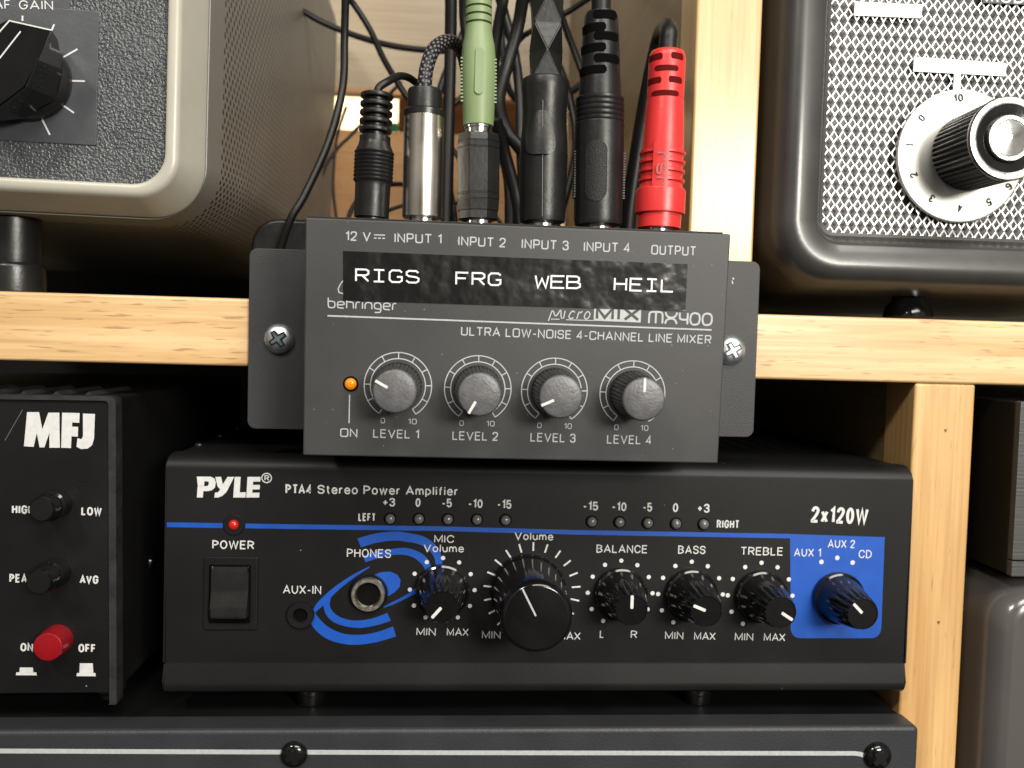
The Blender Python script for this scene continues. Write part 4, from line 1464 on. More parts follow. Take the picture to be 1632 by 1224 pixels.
AT = [('PTA4', 455, 786.8, 496.7, 787.4, 15.5, .035), ('Stereo Power Amplifier', 506, 787, 729.8, 790, 14.5, .02),
      ('+3', 609.7, 807, 629.7, 807.2, 14, .03), ('0', 662, 807.6, 670, 807.8, 14, .03), ('-5', 704, 808.4, 720, 808.6, 14, .03), ('-10', 746, 809.3, 769, 809.7, 14, .03), ('-15', 792, 810.3, 815, 810.8, 14, .03),
      ('-15', 929, 813.2, 953, 813.7, 14, .03), ('-10', 975, 814.2, 998, 814.7, 14, .03), ('-5', 1024, 815, 1039, 815.3, 14, .03), ('0', 1072, 816, 1080.5, 816.2, 14, .03), ('+3', 1111, 816.8, 1130.5, 817.2, 14, .03),
      ('LEFT', 571, 830.3, 598.6, 830.8, 13, .035), ('RIGHT', 1142, 841.6, 1178, 842.2, 13, .035),
      ('POWER', 338.3, 874.6, 405, 875.6, 14.3, .02), ('PHONES', 552.8, 888, 623, 889.2, 14, .006), ('AUX-IN', 451, 946, 511.7, 947, 14, .004),
      ('MIC', 692, 864.7, 723.5, 865.2, 12.5, .008), ('Volume', 675, 879.6, 739, 880.4, 12.5, .008), ('Volume', 820, 860.4, 881.4, 861.4, 12.5, .015),
      ('MIN', 663.6, 1012.6, 694.2, 1013, 12.3, .006), ('MAX', 712, 1013, 746.8, 1013.5, 12.3, .006), ('MIN', 768, 1017.6, 797.5, 1018, 12.3, .006), ('MAX', 889, 1019.4, 925, 1019.8, 12.3, .006),
      ('L', 955.7, 1016.4, 962.3, 1016.5, 12, .006), ('R', 1005, 1016.8, 1015, 1017, 12, .006), ('MIN', 1059.6, 1018.6, 1088.8, 1019, 12, .006), ('MAX', 1106, 1019.6, 1140, 1020, 12, .006),
      ('MIN', 1170.8, 1020.6, 1200, 1021, 12, .006), ('MAX', 1217, 1021.3, 1251, 1021.7, 12, .006),
      ('BALANCE', 950.4, 880.8, 1031.5, 881.8, 13, .01), ('BASS', 1080.5, 882.4, 1124, 883, 13, .01), ('TREBLE', 1180, 884.6, 1247.6, 885.4, 13, .01),
      ('AUX 1', 1265, 886.8, 1307.8, 887.4, 12.8, .006), ('AUX 2', 1319, 873, 1362, 873.6, 12.8, .006), ('CD', 1368, 889.3, 1389, 889.7, 12.8, .006),
      ('2x120W', 1292, 832.6, 1382.6, 836, 25.5, .035)]
for s_, a1, a2, a3, a4, cp, bo in AT:
    text(AP, s_, a1, a2, a3, a4, cp, W, ap, .112 + bo * 1.75, .45, h=0.07)
# blue line, selector field and swirl
bm = B()
strip(bm, AP, [AP.uv(266, 836.2), AP.uv(355, 837.6)], 7.6 / 5.4, 0.03)
strip(bm, AP, [AP.uv(391, 838.2), AP.uv(694, 842.4), AP.uv(920, 848.4), AP.uv(1259, 854.4)], 7.4 / 5.4, 0.03)
obj('blue_line', bm, M['blue'], ap, smooth=None)
bm = B()
pts = [(1259.2, 851), (1410, 856), (1404.5, 1000)] + [(1404 - 15 + 15 * math.cos(t), 1002 + 15 * math.sin(t)) for t in (.3, .6, .9, 1.2, 1.5)] + \
      [(1275 - 15 * math.sin(t), 1002 + 15 * math.cos(t)) for t in (0, .3, .6, .9, 1.2, 1.5)]
sheet(bm, AP, [AP.uv(*p) for p in pts], 0.036)
obj('blue_field', bm, M['blue'], ap, smooth=None)


def c1(pts):
    return [(250 + x / 3.6, 720 + y / 3.6) for x, y in pts]


def c2(pts):
    return [(620 + x / 3.826, 740 + y / 3.826) for x, y in pts]


def ribbon(pts_a, pts_b, n=6):
    """area between two edge lines"""
    A = smooth_path([(x, y, 0) for x, y in pts_a], n)
    C = smooth_path([(x, y, 0) for x, y in pts_b], n)
    return [(p.x, p.y) for p in A] + [(p.x, p.y) for p in reversed(C)]


sw = [
    ribbon(c1([(1150, 498), (1250, 470), (1350, 458), (1440, 461)]) + c2([(85, 413), (180, 430), (240, 455), (290, 500), (320, 560), (326, 640)]),
           c1([(1172, 548), (1260, 522), (1350, 510), (1430, 513)]) + c2([(80, 470), (150, 478), (205, 497), (250, 530), (278, 575), (288, 640)])),
    ribbon(c1([(1183, 596), (1260, 570), (1343, 558), (1430, 552), (1500, 573), (1545, 605), (1570, 650), (1575, 720)]),
           c1([(1197, 633), (1290, 604), (1350, 592), (1420, 592), (1470, 606), (1510, 635), (1535, 670), (1542, 720)])),
    ribbon(c1([(1222, 656), (1120, 708), (1020, 775), (945, 840), (905, 890), (888, 940), (886, 985), (920, 1032), (980, 1075), (1060, 1100), (1150, 1107), (1260, 1092), (1372, 1060)]),
           c1([(1220, 664), (1125, 727), (1040, 795), (985, 850), (945, 890), (916, 915), (912, 930), (945, 972), (995, 1012), (1070, 1043), (1160, 1050), (1260, 1035), (1355, 1002)])),
    ribbon(c1([(985, 815), (962, 850), (957, 890), (975, 940), (1020, 980), (1090, 1003), (1170, 1010), (1260, 995), (1342, 970)]),
           c1([(1030, 790), (1000, 835), (992, 880), (1008, 915), (1040, 942), (1095, 963), (1160, 968), (1240, 955), (1322, 925)])),
    c1([(1250, 705), (1290, 690), (1340, 688), (1380, 705), (1398, 735), (1393, 775), (1365, 805), (1325, 830), (1280, 840), (1230, 800), (1225, 730)]),
    ribbon(c1([(1300, 889), (1360, 858), (1430, 820), (1500, 770)]), c1([(1302, 895), (1365, 872), (1440, 836), (1510, 800)])),
]
bm = B()
for k, pts in enumerate(sw):
    sheet(bm, AP, [AP.uv(*p) for p in pts], 0.022 + 0.004 * k)
obj('blue_swirl', bm, M['blue'], ap, smooth=None)


# indicator lamps
def lamp(px, py, r, m, name='indicator_lamp', socket=None):
    c = AP.uv(px, py)
    r /= AP.scale(px, py)
    if socket:
        bm = B()
        rs = socket / AP.scale(px, py)
        lathe(bm, AP.w(c.x, c.y, 0.03), AP.n, [(0, rs), (0.35, rs), (0.5, rs * .95), (0.5, r)], 32)
        s = obj('lamp_socket', bm, M['amp'], amp)
    bm = B()
    lathe(bm, AP.w(c.x, c.y, 0.02), AP.n, [(0, r), (.5, r), (.9, r * .93), (1.25, r * .72), (1.5, r * .4), (1.58, .001)], 28)
    return obj(name, bm, m, amp)


for px, py in ((621.7, 826.6), (667.5, 826.8), (713.6, 827.6), (760, 828), (805.3, 828.8), (942.8, 831.3), (987, 832.2), (1032, 833.4), (1076.9, 834.6), (1121, 835.4)):
    bm = B()
    c = AP.uv(px, py)
    s = AP.scale(px, py)
    lathe(bm, AP.w(c.x, c.y, 0.03), AP.n, [(0, 10 / s), (.05, 10 / s), (.05, 7.5 / s)], 28)
    obj('lamp_socket', bm, M['hole'], amp)
    lamp(px, py, 8.0, M['led_off'])
lamp(373, 836, 8.3, M['led_red'], 'power_lamp', 17)
# rocker switch
p, q = AP.uv(324, 1003), AP.uv(412, 887)
bm = B()
prism(bm, AP, rrect(p.x, q.x, p.y, q.y, .7), -1, 0.7, 0.4)
sw_ = obj('switch_bezel', bm, M['amp'], amp)
p, q = AP.uv(333, 992), AP.uv(401, 899)
bm = B()
prism(bm, AP, rrect(p.x, q.x, p.y, q.y, .5), 0.5, 0.76)
obj('switch_well', bm, M['hole'], sw_)
p, q = AP.uv(336, 983, 2), AP.uv(396, 902, 2)
bm = B()
vs = []
zc = [(p.y, 3.6), (p.y + 3, 3.3), ((p.y + q.y) / 2, 2.3), (q.y - 2, 1.9), (q.y, 1.6)]
fr = [(u, v, h) for v, h in zc for u in (p.x, q.x)]
V = [bm.verts.new(AP.w(u, v, h)) for u, v, h in fr]
V0 = [bm.verts.new(AP.w(u, v, 0.55)) for u, v in ((p.x, p.y - .8), (q.x, p.y - .8), (q.x, q.y), (p.x, q.y))]
for i in range(4):
    bm.faces.new((V[2 * i], V[2 * i + 1], V[2 * i + 3], V[2 * i + 2]))
bm.faces.new((V0[0], V0[1], V[1], V[0]))
bm.faces.new((V0[3], V0[2], V[9], V[8]))
bm.faces.new([V0[0], V[0], V[2], V[4], V[6], V[8], V0[3]])
bm.faces.new([V0[1], V[1], V[3], V[5], V[7], V[9], V0[2]])
bmesh.ops.bevel(bm, geom=[e for e in bm.edges if e.calc_length() > 0.1], offset=0.35, segments=2, affect='EDGES')
obj('rocker', bm, M['satin'], amp)


def jackhole(px, py, rows, mats, names):
    c = AP.uv(px, py)
    s = AP.scale(px, py)
    top = None
    for (prof, m, nm) in zip(rows, mats, names):
        bm = B()
        lathe(bm, AP.w(c.x, c.y, 0.05), AP.n, [(t, r / s) for t, r in prof], 48)
        o = obj(nm, bm, M[m], top or amp)
        top = top or o


jackhole(479.4, 979, [[(0, 22), (.9, 22), (1.3, 20.5), (1.3, 12), (.5, 10.5), (.5, 10)], [(0.1, 10.6), (.55, 10.6)]], ['amp', 'hole'], ['small_jack', 'jack_opening'])
jackhole(587.5, 945, [[(0, 31), (.7, 31), (1.2, 29.5), (1.2, 26)], [(.3, 27.2), (2.0, 27.2), (2.5, 25.8), (2.5, 21), (1.6, 18.8), (.9, 18.8)], [(.5, 19), (1.0, 19)]], ['gloss', 'brass', 'hole'], ['headphone_jack', 'jack_nut', 'jack_opening'])


# small fluted knobs
def small_knob(c, s):
    base = AP.w(c.x, c.y, 0.1)

    def fl(t, th):
        if t < 7 or t > 16.45 or 16.3 < t < 16.6:
            return 1.0
        w = min(1.0, (t - 7) / 7.0)
        return 1.0 - w * 0.075 * (0.5 + 0.5 * math.cos(18 * th)) ** 1.5
    bm = B()
    lathe(bm, base, AP.n, [(0, 7.9), (1.6, 8.0), (2.2, 7.8), (2.5, 7.3), (3.4, 7.0), (5, 6.75), (7, 6.4), (9, 6.1), (11, 5.75), (13, 5.4), (15, 5.0), (16.2, 4.75), (16.7, 4.5), (16.7, 4.2), (16.5, 4.1), (16.5, .001)], 144, fl)
    k = obj('knob', bm, M['gloss'], amp, smooth=35)
    bm = B()
    prism(bm, Panel(base, AP.u, AP.n), rrect(-.45, .45, .3, 4.2, .3, 3), 16.3, 16.72, 0.08)
    obj('pointer', bm, M['white'], k)
    return k


KN = [(705, 940, -139), (988.5, 945, 0), (1100.5, 947, -68), (1211.5, 949, 122), (1334.5, 951.5, -45)]
c0 = AP.uv(KN[0][0], KN[0][1])
first = small_knob(c0, 5.4)
kids = list(first.children)
off = Vector(first.location) + Vector(amp.location) - AP.w(c0.x, c0.y, 0.1) * MM
for i, (px, py, deg) in enumerate(KN):
    c = AP.uv(px, py)
    R = Matrix.Rotation(math.radians(deg), 3, -AP.n)
    if i:
        k = first.copy()
        COL.objects.link(k)
        for ch in kids:
            d = ch.copy()
            COL.objects.link(d)
            d.parent = k
    else:
        k = first
    k.location = AP.w(c.x, c.y, 0.1) * MM + R @ off - Vector(amp.location)
    k.rotation_euler = R.to_euler()
    # printed dots round it
    bm = B()
    s = AP.scale(px, py)
    if i < 4:
        for j in range(11):
            t = math.radians(90 + 150 - 30 * j)
            sheet(bm, AP, circ((c.x + 51.5 / s * math.cos(t), c.y + 51.5 / s * math.sin(t)), 3.4 / s, 14), 0.075)
    else:
        for (qx, qy) in ((1309, 895.5), (1334.3, 889), (1358.8, 896.5)):
            sheet(bm, AP, circ(AP.uv(qx, qy), 3.6 / s, 14), 0.075)
    obj('dial_dots', bm, W, ap, smooth=None)
# the big volume knob
c = AP.uv(848, 941)
s = AP.scale(848, 941)
ck = AP.uv(842, 942)
base = AP.w(ck.x, ck.y, 0.1)
bm = B()
lathe(bm, base, AP.n, [(0, 11.3), (1.0, 11.4), (2.0, 11.2), (2.4, 10.8), (6, 10.6), (14, 10.3), (22.5, 10.05), (24.2, 9.8), (25.1, 9.2), (25.4, 8.4), (25.5, .001)], 96)
vk = obj('volume_knob', bm, M['gloss'], amp)
bm = B()
kp = Panel(base, Matrix.Rotation(math.radians(-27.5), 3, -AP.n) @ AP.u, AP.n)
prism(bm, kp, rrect(-.24, .24, .6, 8.9, .2, 2), 25.2, 25.56)
obj('pointer', bm, M['silk'], vk)
bm = B()
for j in range(-8, 9):
    t = math.radians(90 - 17 * j)
    strip(bm, AP, [(c.x + rr / s * math.cos(t), c.y + rr / s * math.sin(t)) for rr in (63.5, 77.5)], 2.6 / s, 0.075)
obj('dial_ticks', bm, W, ap, smooth=None)

# ------------------------------------------------------------------ the slate rack unit beneath
YR = -12.0
RP = flat(YR)
zr0 = at(800, 1161, YR).z
xrr = at(1464, 1195, YR).x
rack = thing('rack_unit', 'slate grey rack unit with a white outline stripe, bottom of the stack', 'equipment', (40, 120, zr0 - 60))
bm = B()
prism(bm, RP, rrect(-260, xrr, zr0 - 60, zr0, (0, 1.8, 1.8, 0)), -9, 0, 1.5, 4)
rp = obj('front_panel', bm, M['rack'], rack)
bm = B()
box(bm, -258, xrr - 1.5, YR + 9.1, 200, zr0 - 59, zr0 - 0.3, 0.4)
obj('cover', bm, M['case'], rack)
bm = B()
pts = [RP.uv(-60, 1196.5), RP.uv(300, 1198), RP.uv(700, 1199.5), RP.uv(1362, 1200.6)]
e = pts[-1]
for k in range(1, 7):
    t = math.radians(90 - 15 * k)
    pts.append(Vector((e.x + 7.2 * math.cos(t), e.y - 7.2 + 7.2 * math.sin(t))))
pts.append(pts[-1] + Vector((0, -30)))
strip(bm, RP, pts, 7.6 / 5.6, 0.05)
obj('white_stripe', bm, M['silk'], rp, smooth=None)
for (px, py, ro) in ((469, 1201.5, 20), (1397.5, 1203.5, 40)):
    screw(px, py, RP, 0.06, 21.5, M['gloss'], rack, ro, 'panel_screw')

# ------------------------------------------------------------------ meter box at the left
YB = -9.0
BP = flat(YB, 0.5)
a, b = BP.uv(190, 640), BP.uv(184, 1118)
bx1 = (a.x + b.x) / 2
bz1, bz0 = BP.uv(60, 630).y, BP.uv(60, 1107).y
bx0 = bx1 - 96
meter = thing('meter_box', 'black meter box with two black buttons and a red power button, at left', 'meter', ((bx0 + bx1) / 2, 60, bz0 - 6))
bm = B()
prism(bm, BP, rrect(bx0 + .3, bx1 - .6, bz0, bz1 - .4, .8), -150, -1.2, 0.2)
mcase = obj('cover', bm, M['case'], meter)
bm = B()
prism(bm, BP, rrect(bx0 + 1.5, bx1 - 2.0, bz0 + .4, bz1 - 1.4, .8), -1.5, 0, 0.2)
mface = obj('front_panel', bm, M['case'], meter)
# the raised rim round it, open along the bottom
bm = B()
out = rrect(bx0, bx1, bz0 - 2.8, bz1, (0.4, 0.4, 2.0, 2.0), 5)
inn = rrect(bx0 + 1.5, bx1 - 2.0, bz0 - 2.8, bz1 - 1.2, (0.4, 0.4, 1.2, 1.2), 5)
n = len(out)
for h0, h1 in ((-4, 0.9),):
    vo = [[bm.verts.new(BP.w(u, v, h)) for u, v in out] for h in (h0, h1)]
    vi = [[bm.verts.new(BP.w(u, v, h)) for u, v in inn] for h in (h0, h1)]
    for i in range(n):
        j = (i + 1) % n
        if out[i][1] < bz0 - 2 and out[j][1] < bz0 - 2 and abs(out[i][0] - out[j][0]) > 10:
            continue
        bm.faces.new((vo[0][i], vo[0][j], vo[1][j], vo[1][i]))
        bm.faces.new((vi[0][j], vi[0][i], vi[1][i], vi[1][j]))
        bm.faces.new((vo[1][i], vo[1][j], vi[1][j], vi[1][i]))
M['rim'] = mat('worn_black_rim', (0.022, 0.022, 0.022), 0.38, var=(200, 0.4), bump=(600, 0.3))
obj('rim', bm, M['rim'], meter)
bm = B()
for k in range(7):                            # louvres in the top
    q = BP.uv(15 + k * 34 - 34 * 2, 628)
    x = bx1 - 12 - k * 9
    vs = [bm.verts.new(BP.w(x + dx, bz1 - .4 + dz, h)) for dx, dz, h in ((0, .02, -8), (1.2, 1.1, -8), (1.2, 1.1, -40), (0, .02, -40), (2.4, .02, -8), (2.4, .02, -40))]
    bm.faces.new((vs[0], vs[1], vs[2], vs[3]))
    bm.faces.new((vs[1], vs[4], vs[5], vs[2]))
    bm.faces.new((vs[0], vs[4], vs[1]))
obj('louvre', bm, M['rim'], mcase)
traced(BP, [[(147, 737), (212, 737), (230, 830), (262, 740), (322, 740), (325, 930), (268, 930), (268, 850), (241, 928), (215, 928), (200, 850), (183, 925), (130, 922)],
            [(337, 740), (432, 742), (430, 795), (392, 793), (391, 815), (424, 817), (422, 870), (388, 868), (385, 932), (332, 930)],
            [(450, 745), (515, 747), (510, 880), (500, 915), (475, 935), (440, 937), (415, 925), (420, 878), (442, 884), (450, 868)]], 0, 440, 3.4, W, mface)
for s_, a1, a2, a3, a4, cp in (('HIGH', 19, 818.6, 54, 819.4, 14.5), ('LOW', 129.5, 821, 162, 822, 14), ('PEAK', 15, 928.2, 53, 929, 14.5), ('AVG', 127, 930, 156.7, 930.7, 14.2), ('ON', 32.5, 1037.8, 52.8, 1038.2, 14), ('OFF', 125, 1039.4, 152.6, 1040, 14)):
    text(BP, s_, a1, a2, a3, a4, cp, W, mface, .20, .3)
bm = B()
for (x0, y0, x1, y1) in ((25.4, 1076, 58.8, 1071.5), (31, 1071.5, 53.3, 1063.7), (122, 1077.5, 152.8, 1072.5), (126.5, 1072.5, 148.8, 1057)):
    sheet(bm, BP, [BP.uv(x0, y0), BP.uv(x1, y0 + .2), BP.uv(x1 - .8, y1), BP.uv(x0 + .8, y1)], 0.05)
obj('button_symbol', bm, W, mface, smooth=None)
bm = B()
strip(bm, BP, [BP.uv(36, 653), BP.uv(8, 702)], 0.12, 0.04)
obj('scratch', bm, M['scratch'], mface, smooth=None)


def button(px, py, rb, rt, hh, m, name='push_button'):
    c = BP.uv(px, py)
    s = BP.scale(px, py)
    bm = B()
    lathe(bm, BP.w(c.x, c.y, 0), BP.n, [(0, rb / s), (hh * .45, rb / s), (hh * .5, rt / s), (hh * .9, rt * .97 / s), (hh * .97, rt * .93 / s), (hh, rt * .84 / s), (hh, .001)], 48)
    return obj(name, bm, M[m], meter)


button(92, 801.5, 24, 20.5, 10, 'gloss')
button(90, 911, 24, 21, 11, 'gloss')
button(92, 1019, 25, 24, 6.5, 'red_btn')
c = BP.uv(150, 1112)
bm = B()
lathe(bm, BP.w(c.x, bz0 + .2, -12), (0, 0, -1), [(0, 4.6), (3.5, 4.2), (4.4, 3), (5.8, 2.8)], 24)
obj('foot', bm, M['rubber'], meter)
c = at(205, 939, 40)
bm = B()
lathe(bm, BP.w(bx1 - .65, BP.uv(205, 939).y, -30), (1, 0, 0), [(0, 2.2), (.7, 2.0), (1.1, 1.1), (1.2, .001)], 20)
obj('side_screw', bm, M['gloss'], mcase)

# ------------------------------------------------------------------ cream bezelled radio, upper left
YQ = -8.0
QP = flat(YQ, -0.8)
i_r = QP.uv(267, 110).x
i_b = QP.uv(110, 288).y
radio = thing('radio_receiver', 'radio with cream bezel, dark crackle front and perforated case, upper left on the rail', 'radio', (i_r - 60, 120, zt))
X0, ZT = i_r - 170, i_b + 152


def loop_at(grow, rad):
    return rrect(X0 - grow, i_r + grow, i_b - grow, ZT + grow, rad, 10)


def skin(bm, loops, heights, uvs=False, P=QP):
    lay = bm.loops.layers.uv.verify() if uvs else None
    rings = [[bm.verts.new(P.w(u, v, h)) for u, v in lp] for lp, h in zip(loops, heights)]
    n = len(loops[0])
    arc = [0.0]
    for i in range(n):
        arc.append(arc[-1] + (Vector(loops[-1][(i + 1) % n]) - Vector(loops[-1][i])).length)
    for r in range(len(rings) - 1):
        for i in range(n):
            j = (i + 1) % n
            f = bm.faces.new((rings[r][i], rings[r][j], rings[r + 1][j], rings[r + 1][i]))
            if uvs:
                for lp, (uu, vv) in zip(f.loops, ((arc[i], -heights[r]), (arc[i + 1], -heights[r]), (arc[i + 1], -heights[r + 1]), (arc[i], -heights[r + 1]))):
                    lp[lay].uv = (uu, vv)
    return rings


bm = B()
skin(bm, [loop_at(0, 9), loop_at(0.1, 9), loop_at(.8, 9.4), loop_at(2.2, 10), loop_at(3.2, 11), loop_at(3.9, 11.6), loop_at(6.6, 14), loop_at(7.6, 15), loop_at(7.7, 15)],
     [-3.5, .6, 1.2, 1.2, .7, -.2, -9, -11, -13])
obj('bezel', bm, M['cream'], radio)
bm = B()
prism(bm, QP, loop_at(1.0, 9.5), -6, -2.6)
rface = obj('front_panel', bm, M['face'], radio)
bm = B()
skin(bm, [loop_at(7.9, 15), loop_at(8.2, 16), loop_at(8.4, 17), loop_at(9.0, 20), loop_at(9.2, 22), loop_at(9.2, 24), loop_at(8.6, 24), loop_at(4, 22)],
     [-11.2, -11.3, -14, -60, -150, -270, -276, -278], uvs=True)
rc = obj('case', bm, M['perf'], radio, smooth=50)
bm = B()
prism(bm, QP, loop_at(4.5, 22), -277.9, -276.6)
obj('back_plate', bm, M['hardboard'], radio)
p, q = QP.uv(150, 232, -2.4), QP.uv(162, 18, -2.4)
bm = B()
prism(bm, QP, rrect(p.x - 70, (p.x + q.x) / 2, p.y, q.y, .5, 3), -2.7, -2.2, .25)
pl = obj('dial_plate', bm, M['plate'], rface)
p, q = QP.uv(70, 20, -2.4), QP.uv(112, -30, -2.4)
bm = B()
prism(bm, QP, rrect(p.x - 60, q.x, p.y, q.y + 6, .5, 3), -2.7, -2.25, .2)
obj('name_plate', bm, M['plate'], rface)
H2 = -2.1
TP = Panel(QP.w(0, 0, H2), QP.u, QP.n)
text(TP, 'AF', -8, 14.5, 17, 14.8, 15, M['white'], rface, .13, .5)
text(TP, 'GAIN', 30.6, 15.2, 85, 15.8, 15, M['white'], rface, .13, .5)
bm = B()
for x0, y0, x1, y1 in ((36, 25, 36, 33.5), (86.5, 39, 80, 54), (98, 93, 123.5, 78.4), (107, 128.6, 135.5, 129.4), (92, 162, 118, 180), (65, 186, 79.6, 215)):
    strip(bm, TP, [TP.uv(x0, y0), TP.uv(x1, y1)], 2.6 / 5.4, 0.05)
obj('dial_ticks', bm, W, rface, smooth=None)
# pointer bar knob
c = TP.uv(49, 128)
bm = B()
lathe(bm, TP.w(c.x, c.y, 0.2), TP.n, [(0, 11.2), (1.6, 11.2), (2.2, 10.9), (3.2, 10.0), (3.4, .001)], 64)
kn = obj('gain_knob', bm, M['satin'], radio)
KP = Panel(TP.w(c.x, c.y, 0), TP.u, TP.n)
P_H = 15.0
top = [KP.uv(*p, P_H) for p in ((-70, 150), (-40, 60), (13, 30), (84, 46), (60, 96), (40, 140), (0, 170), (-40, 185))]
bot = [KP.uv(*p, 3) for p in ((-58, 150), (-30, 70), (30, 50), (92, 62), (102, 110), (92, 160), (40, 190), (-20, 195))]
bm = B()
vt = [bm.verts.new(KP.w(p.x, p.y, P_H)) for p in top]
vb = [bm.verts.new(KP.w(p.x, p.y, 3)) for p in bot]
bm.faces.new(vt)
bm.faces.new(vb[::-1])
for i in range(len(vt)):
    j = (i + 1) % len(vt)
    bm.faces.new((vb[i], vb[j], vt[j], vt[i]))
bmesh.ops.bevel(bm, geom=list(bm.edges), offset=0.5, segments=2, affect='EDGES')
obj('pointer_bar', bm, M['gloss'], kn)
bm = B()
strip(bm, KP, [KP.uv(*p, P_H) for p in ((-30, 84), (15, 33), (82, 48))], 0.35, P_H + .06)
strip(bm, KP, [KP.uv(*p, P_H) for p in ((-20, 118), (33, 50))], 0.35, P_H + .06)
obj('pointer_line', bm, M['white'], kn, smooth=None)
# feet on the shelf
for px, Yf in ((24, 14), (-250, 14)):
    c = at(px, 400, Yf)
    bm = B()
    zb_ = QP.uv(40, 300).y
    zcase = i_b - 8.6
    hh = zcase - zt
    lathe(bm, (c.x, Yf, zt + .02), (0, 0, 1), [(0, 8.2), (.8, 8.6), (7.5, 8.4), (8.5, 8.0), (9, 7.2), (hh * .55, 7.3), (hh + 1.5, 7.3)], 40)
    obj('foot', bm, M['satin'], radio)
# dark plastic block beside it, behind the left bracket
p, q = at(398, 466, 30), at(560, 352, 30)
bm = B()
prism(bm, flat(30), rrect(p.x, q.x, zt + .02, q.z, (1, 2, 8, 9)), -50, 0, 1.5, 3)
tag(obj('power_adapter', bm, M['satin']), 'black rounded power block on the shelf behind the left mounting bracket', 'adapter')

# ------------------------------------------------------------------ grey enamel speaker with an expanded metal grille, upper right
YS = -6.0
SP = flat(YS)
g_l = SP.uv(1330, 190).x
g_b = SP.uv(1480, 374).y
spk = thing('speaker_box', 'dark grey enamelled speaker with white diamond mesh grille and big numbered knob, upper right', 'speaker', (g_l + 60, 90, zt))
X1, Z1 = g_l + 150, g_b + 130


def sl(grow, rad):
    return rrect(g_l - grow, X1 + grow, g_b - grow, Z1 + grow, rad, 10)


bm = B()
skin(bm, [sl(-.6, 4), sl(0.4, 4.5), sl(1.6, 5.5), sl(2.8, 6.6), sl(4.2, 7.8), sl(9.5, 12.5), sl(12.2, 15), sl(14.4, 17), sl(16.4, 18.6), sl(17.6, 19.5), sl(17.9, 20)],
     [-7, -6.8, -5.2, -1.8, -.4, .6, .2, -1.6, -5.5, -11, -150], P=SP)
obj('case', bm, M['frame'], spk)
bm = B()
prism(bm, SP, sl(15, 18), -150.5, -148)
obj('back_plate', bm, M['hardboard'], spk)
bm = B()
prism(bm, SP, sl(.3, 4), -12, -9.2)
obj('speaker_cloth', bm, M['cloth'], spk)
# expanded metal: strands meeting in diamonds
bm = B()
dx, dz = 15.2 / 5.45, 22.3 / 5.45
GH = -7.2
nx, nz = int(105 / dx), int(112 / dz)
hw, bw = 0.30, 0.36
for i in range(nx):
    for j in range(nz):
        x = g_l - 1.0 + i * dx
        z = g_b - 1.2 + j * dz
        L_, Rr, T, Bt = (x, z + dz / 2), (x + dx, z + dz / 2), (x + dx / 2, z + dz), (x + dx / 2, z)
        for (p, q) in ((L_, Bt), (Bt, Rr), (Rr, T), (T, L_)):
            # one quarter strand, half shared with the next cell; the metal is tilted like real expanded mesh
            p, q = Vector(p), Vector(q)
            cx = Vector((x + dx / 2, z + dz / 2))
            pin = p + (cx - p).normalized() * (0.47 if p.y == cx.y else 0.70)
            qin = q + (cx - q).normalized() * (0.47 if q.y == cx.y else 0.70)
            up = 0.16 if (p.y + q.y) / 2 > cx.y else 0.02
            vv = [bm.verts.new(SP.w(p.x, p.y, GH)), bm.verts.new(SP.w(q.x, q.y, GH)), bm.verts.new(SP.w(qin.x, qin.y, GH + up)), bm.verts.new(SP.w(pin.x, pin.y, GH + up))]
            wv = [bm.verts.new(v.co + Vector((0, .5, 0))) for v in vv[2:]]
            bm.faces.new(vv)
            bm.faces.new((vv[3], vv[2], wv[0], wv[1]))
bmesh.ops.remove_doubles(bm, verts=list(bm.verts), dist=0.02)
obj('mesh_grille', bm, M['grille'], spk, smooth=30)
# name strips
GP = Panel(SP.w(0, 0, GH + .3), SP.u, SP.n)


def strip_label(pts, m, name='label_strip'):
    bm = B()
    prism(bm, GP, [GP.uv(*p) for p in pts], 0, 0.3)
    return obj(name, bm, M[m], spk)


strip_label([(1455, 114), (1602, 122), (1603, 101), (1456, 91)], 'label')
strip_label([(1518.5, 146), (1529.5, 146.5), (1530.5, 117.5), (1520, 117)], 'label')
strip_label([(1360.5, 25), (1467, 29.5), (1470, 8), (1362, 3)], 'label')
ls = strip_label([(1566, 5), (1660, 9), (1660, -30), (1566, -30)], 'plate')
LPn = Panel(GP.w(0, 0, .3), GP.u, GP.n)
text(LPn, 'MODEL', 1571, 3.5, 1668, 7, 17, M['label'], ls, .15)
# dial and knob
c = SP.uv(1531, 249, -5.5)
s = 5.5
bm = B()
lathe(bm, SP.w(c.x, c.y, -6.7), SP.n, [(0, 19.9), (.9, 20.3), (1.5, 20.1), (1.7, 19.7), (1.8, 16), (2.3, 11.5), (2.6, .001)], 96)
dial = obj('number_dial', bm, M['alu'], spk)
DP = Panel(SP.w(0, 0, -4.86), SP.u, SP.n)
for s_, px, py, rotd in (('10', 1527.5, 156, -8), ('0', 1469, 188, -52), ('1', 1450, 231.5, -88), ('2', 1456, 279, -116), ('3', 1485, 316.5, -146), ('4', 1529.6, 332, -178), ('5', 1576, 322, 160), ('6', 1608, 297, 130)):
    o = DP.uv(px, py)
    text_turned(DP, s_, o.x, o.y, (16.5 if len(s_) > 1 else 8.5 if s_ != '1' else 4.5) / 5.5, 13.5 / 5.5, math.radians(-rotd), .19, M['ink'], dial, .12)
c = SP.uv(1543, 244, -4)
base = SP.w(c.x, c.y, -4.5)
bm = B()
lathe(bm, base, SP.n, [(0, 11.2), (.8, 11.4), (12, 11.6), (19.2, 11.7), (19.6, 11.4), (19.6, 8)], 200, flutes(46, 0.06, .6, 19.3))
kb = obj('knob', bm, M['satin'], spk)
bm = B()
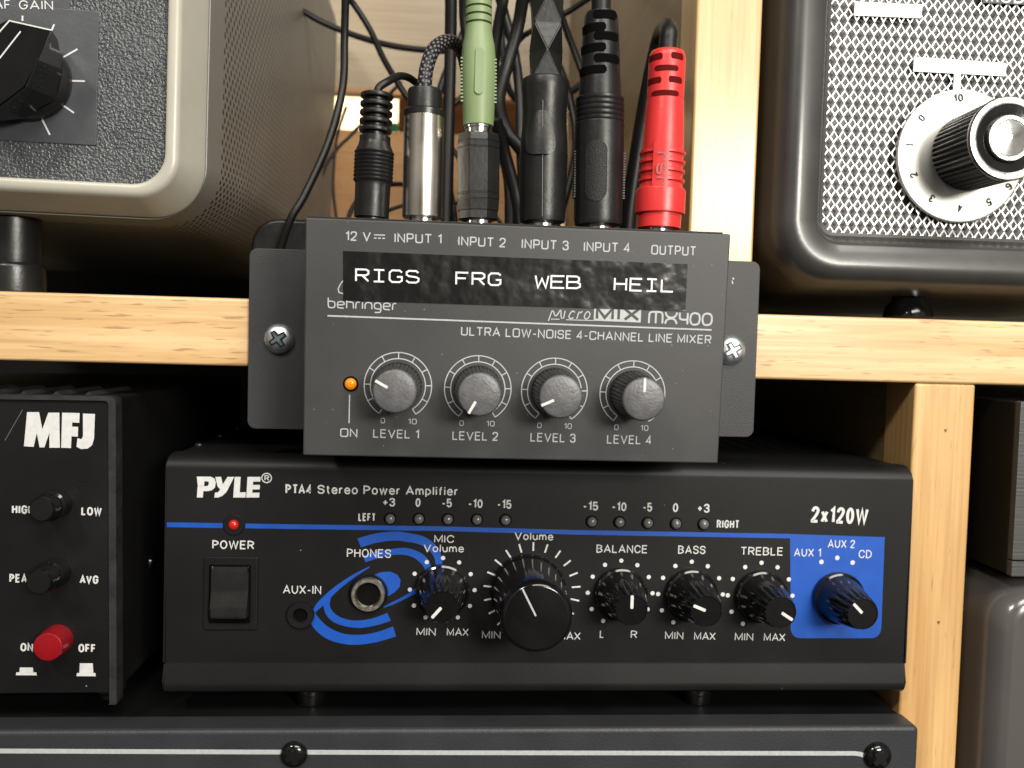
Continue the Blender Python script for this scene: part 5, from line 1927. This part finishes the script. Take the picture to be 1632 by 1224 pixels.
lathe(bm, base, SP.n, [(19.0, 11.75), (19.7, 11.9), (20.3, 11.5), (20.4, 10.2), (20.2, 9.6), (19.5, 9.4)], 80)
obj('knob_rim', bm, M['steelring'], kb)
bm = B()
lathe(bm, base, SP.n, [(19.4, 9.7), (19.9, 9.5), (19.7, 6.6), (19.5, 6.2), (19.5, .001)], 64)
obj('knob_top', bm, M['gloss'], kb)
bm = B()
lathe(bm, base, SP.n, [(19.4, 6.6), (20.4, 6.6), (20.8, 6.3), (20.8, 5.2), (20.5, 4.9), (20.5, .001)], 64)
obj('knob_collar', bm, M['steelring'], kb)
bm = B()
lathe(bm, base, SP.n, [(20.4, 5.0), (20.7, 4.9), (21.6, .001)], 96)
obj('knob_cone', bm, M['chrome'], kb)
bm = B()
c = at(1448, 480, 12)
lathe(bm, (c.x, 12, zt + .02), (0, 0, 1), [(0, 7.0), (1, 7.6), (4, 7.0), (6, 5.2), (g_b - 16.4 - zt + 1.5, 5.0)], 32)
obj('foot', bm, M['gloss'], spk)
bm = B()
lathe(bm, (c.x + 110, 12, zt + .02), (0, 0, 1), [(0, 7.0), (1, 7.6), (4, 7.0), (6, 5.2), (g_b - 16.4 - zt + 1.5, 5.0)], 32)
obj('foot', bm, M['gloss'], spk)

# ------------------------------------------------------------------ two cases at the lower right
YE = -7.0
EP = flat(YE)
p, q = EP.uv(1609, 919), EP.uv(1616, 640)
eq = thing('equipment_box', 'black box with a brushed dark front panel, right of the lower post', 'equipment', (p.x + 50, 60, p.y))
bm = B()
prism(bm, EP, rrect(p.x + .3, p.x + 100, p.y + .3, q.y - .3, .4), -150, -2.5, .3)
obj('cover', bm, M['case'], eq)
bm = B()
z_g = EP.uv(1620, 894).y
prism(bm, EP, rrect(p.x + .6, p.x + 100, z_g + .25, q.y, .3), -2.6, 0, .25)
obj('front_panel', bm, M['brushed'], eq)
bm = B()
prism(bm, EP, rrect(p.x + .6, p.x + 100, p.y, z_g - .25, .3), -2.6, 0, .25)
obj('lower_trim', bm, M['brushed'], eq)
p, q = EP.uv(1568, 1300), EP.uv(1640, 932)
gc = thing('grey_case', 'grey glossy round-cornered case below the brushed box, lower right corner', 'case', (p.x + 60, 60, p.y - 30))
bm = B()
prof_l = lambda g, rad: rrect(p.x + g, p.x + 120, p.y - 30, q.y - g, (2, 2, 2, rad), 12)
skin(bm, [prof_l(0, 14), prof_l(0, 14), prof_l(1, 13.5), prof_l(3.2, 12), prof_l(5, 10.5), prof_l(6.5, 9.5)], [-140, -9, -5, -1.6, -.4, 0], P=EP)
bm2 = prism(bm, EP, prof_l(6.5, 9.5), -1, -.02)
obj('shell', bm, M['greycase'], gc)
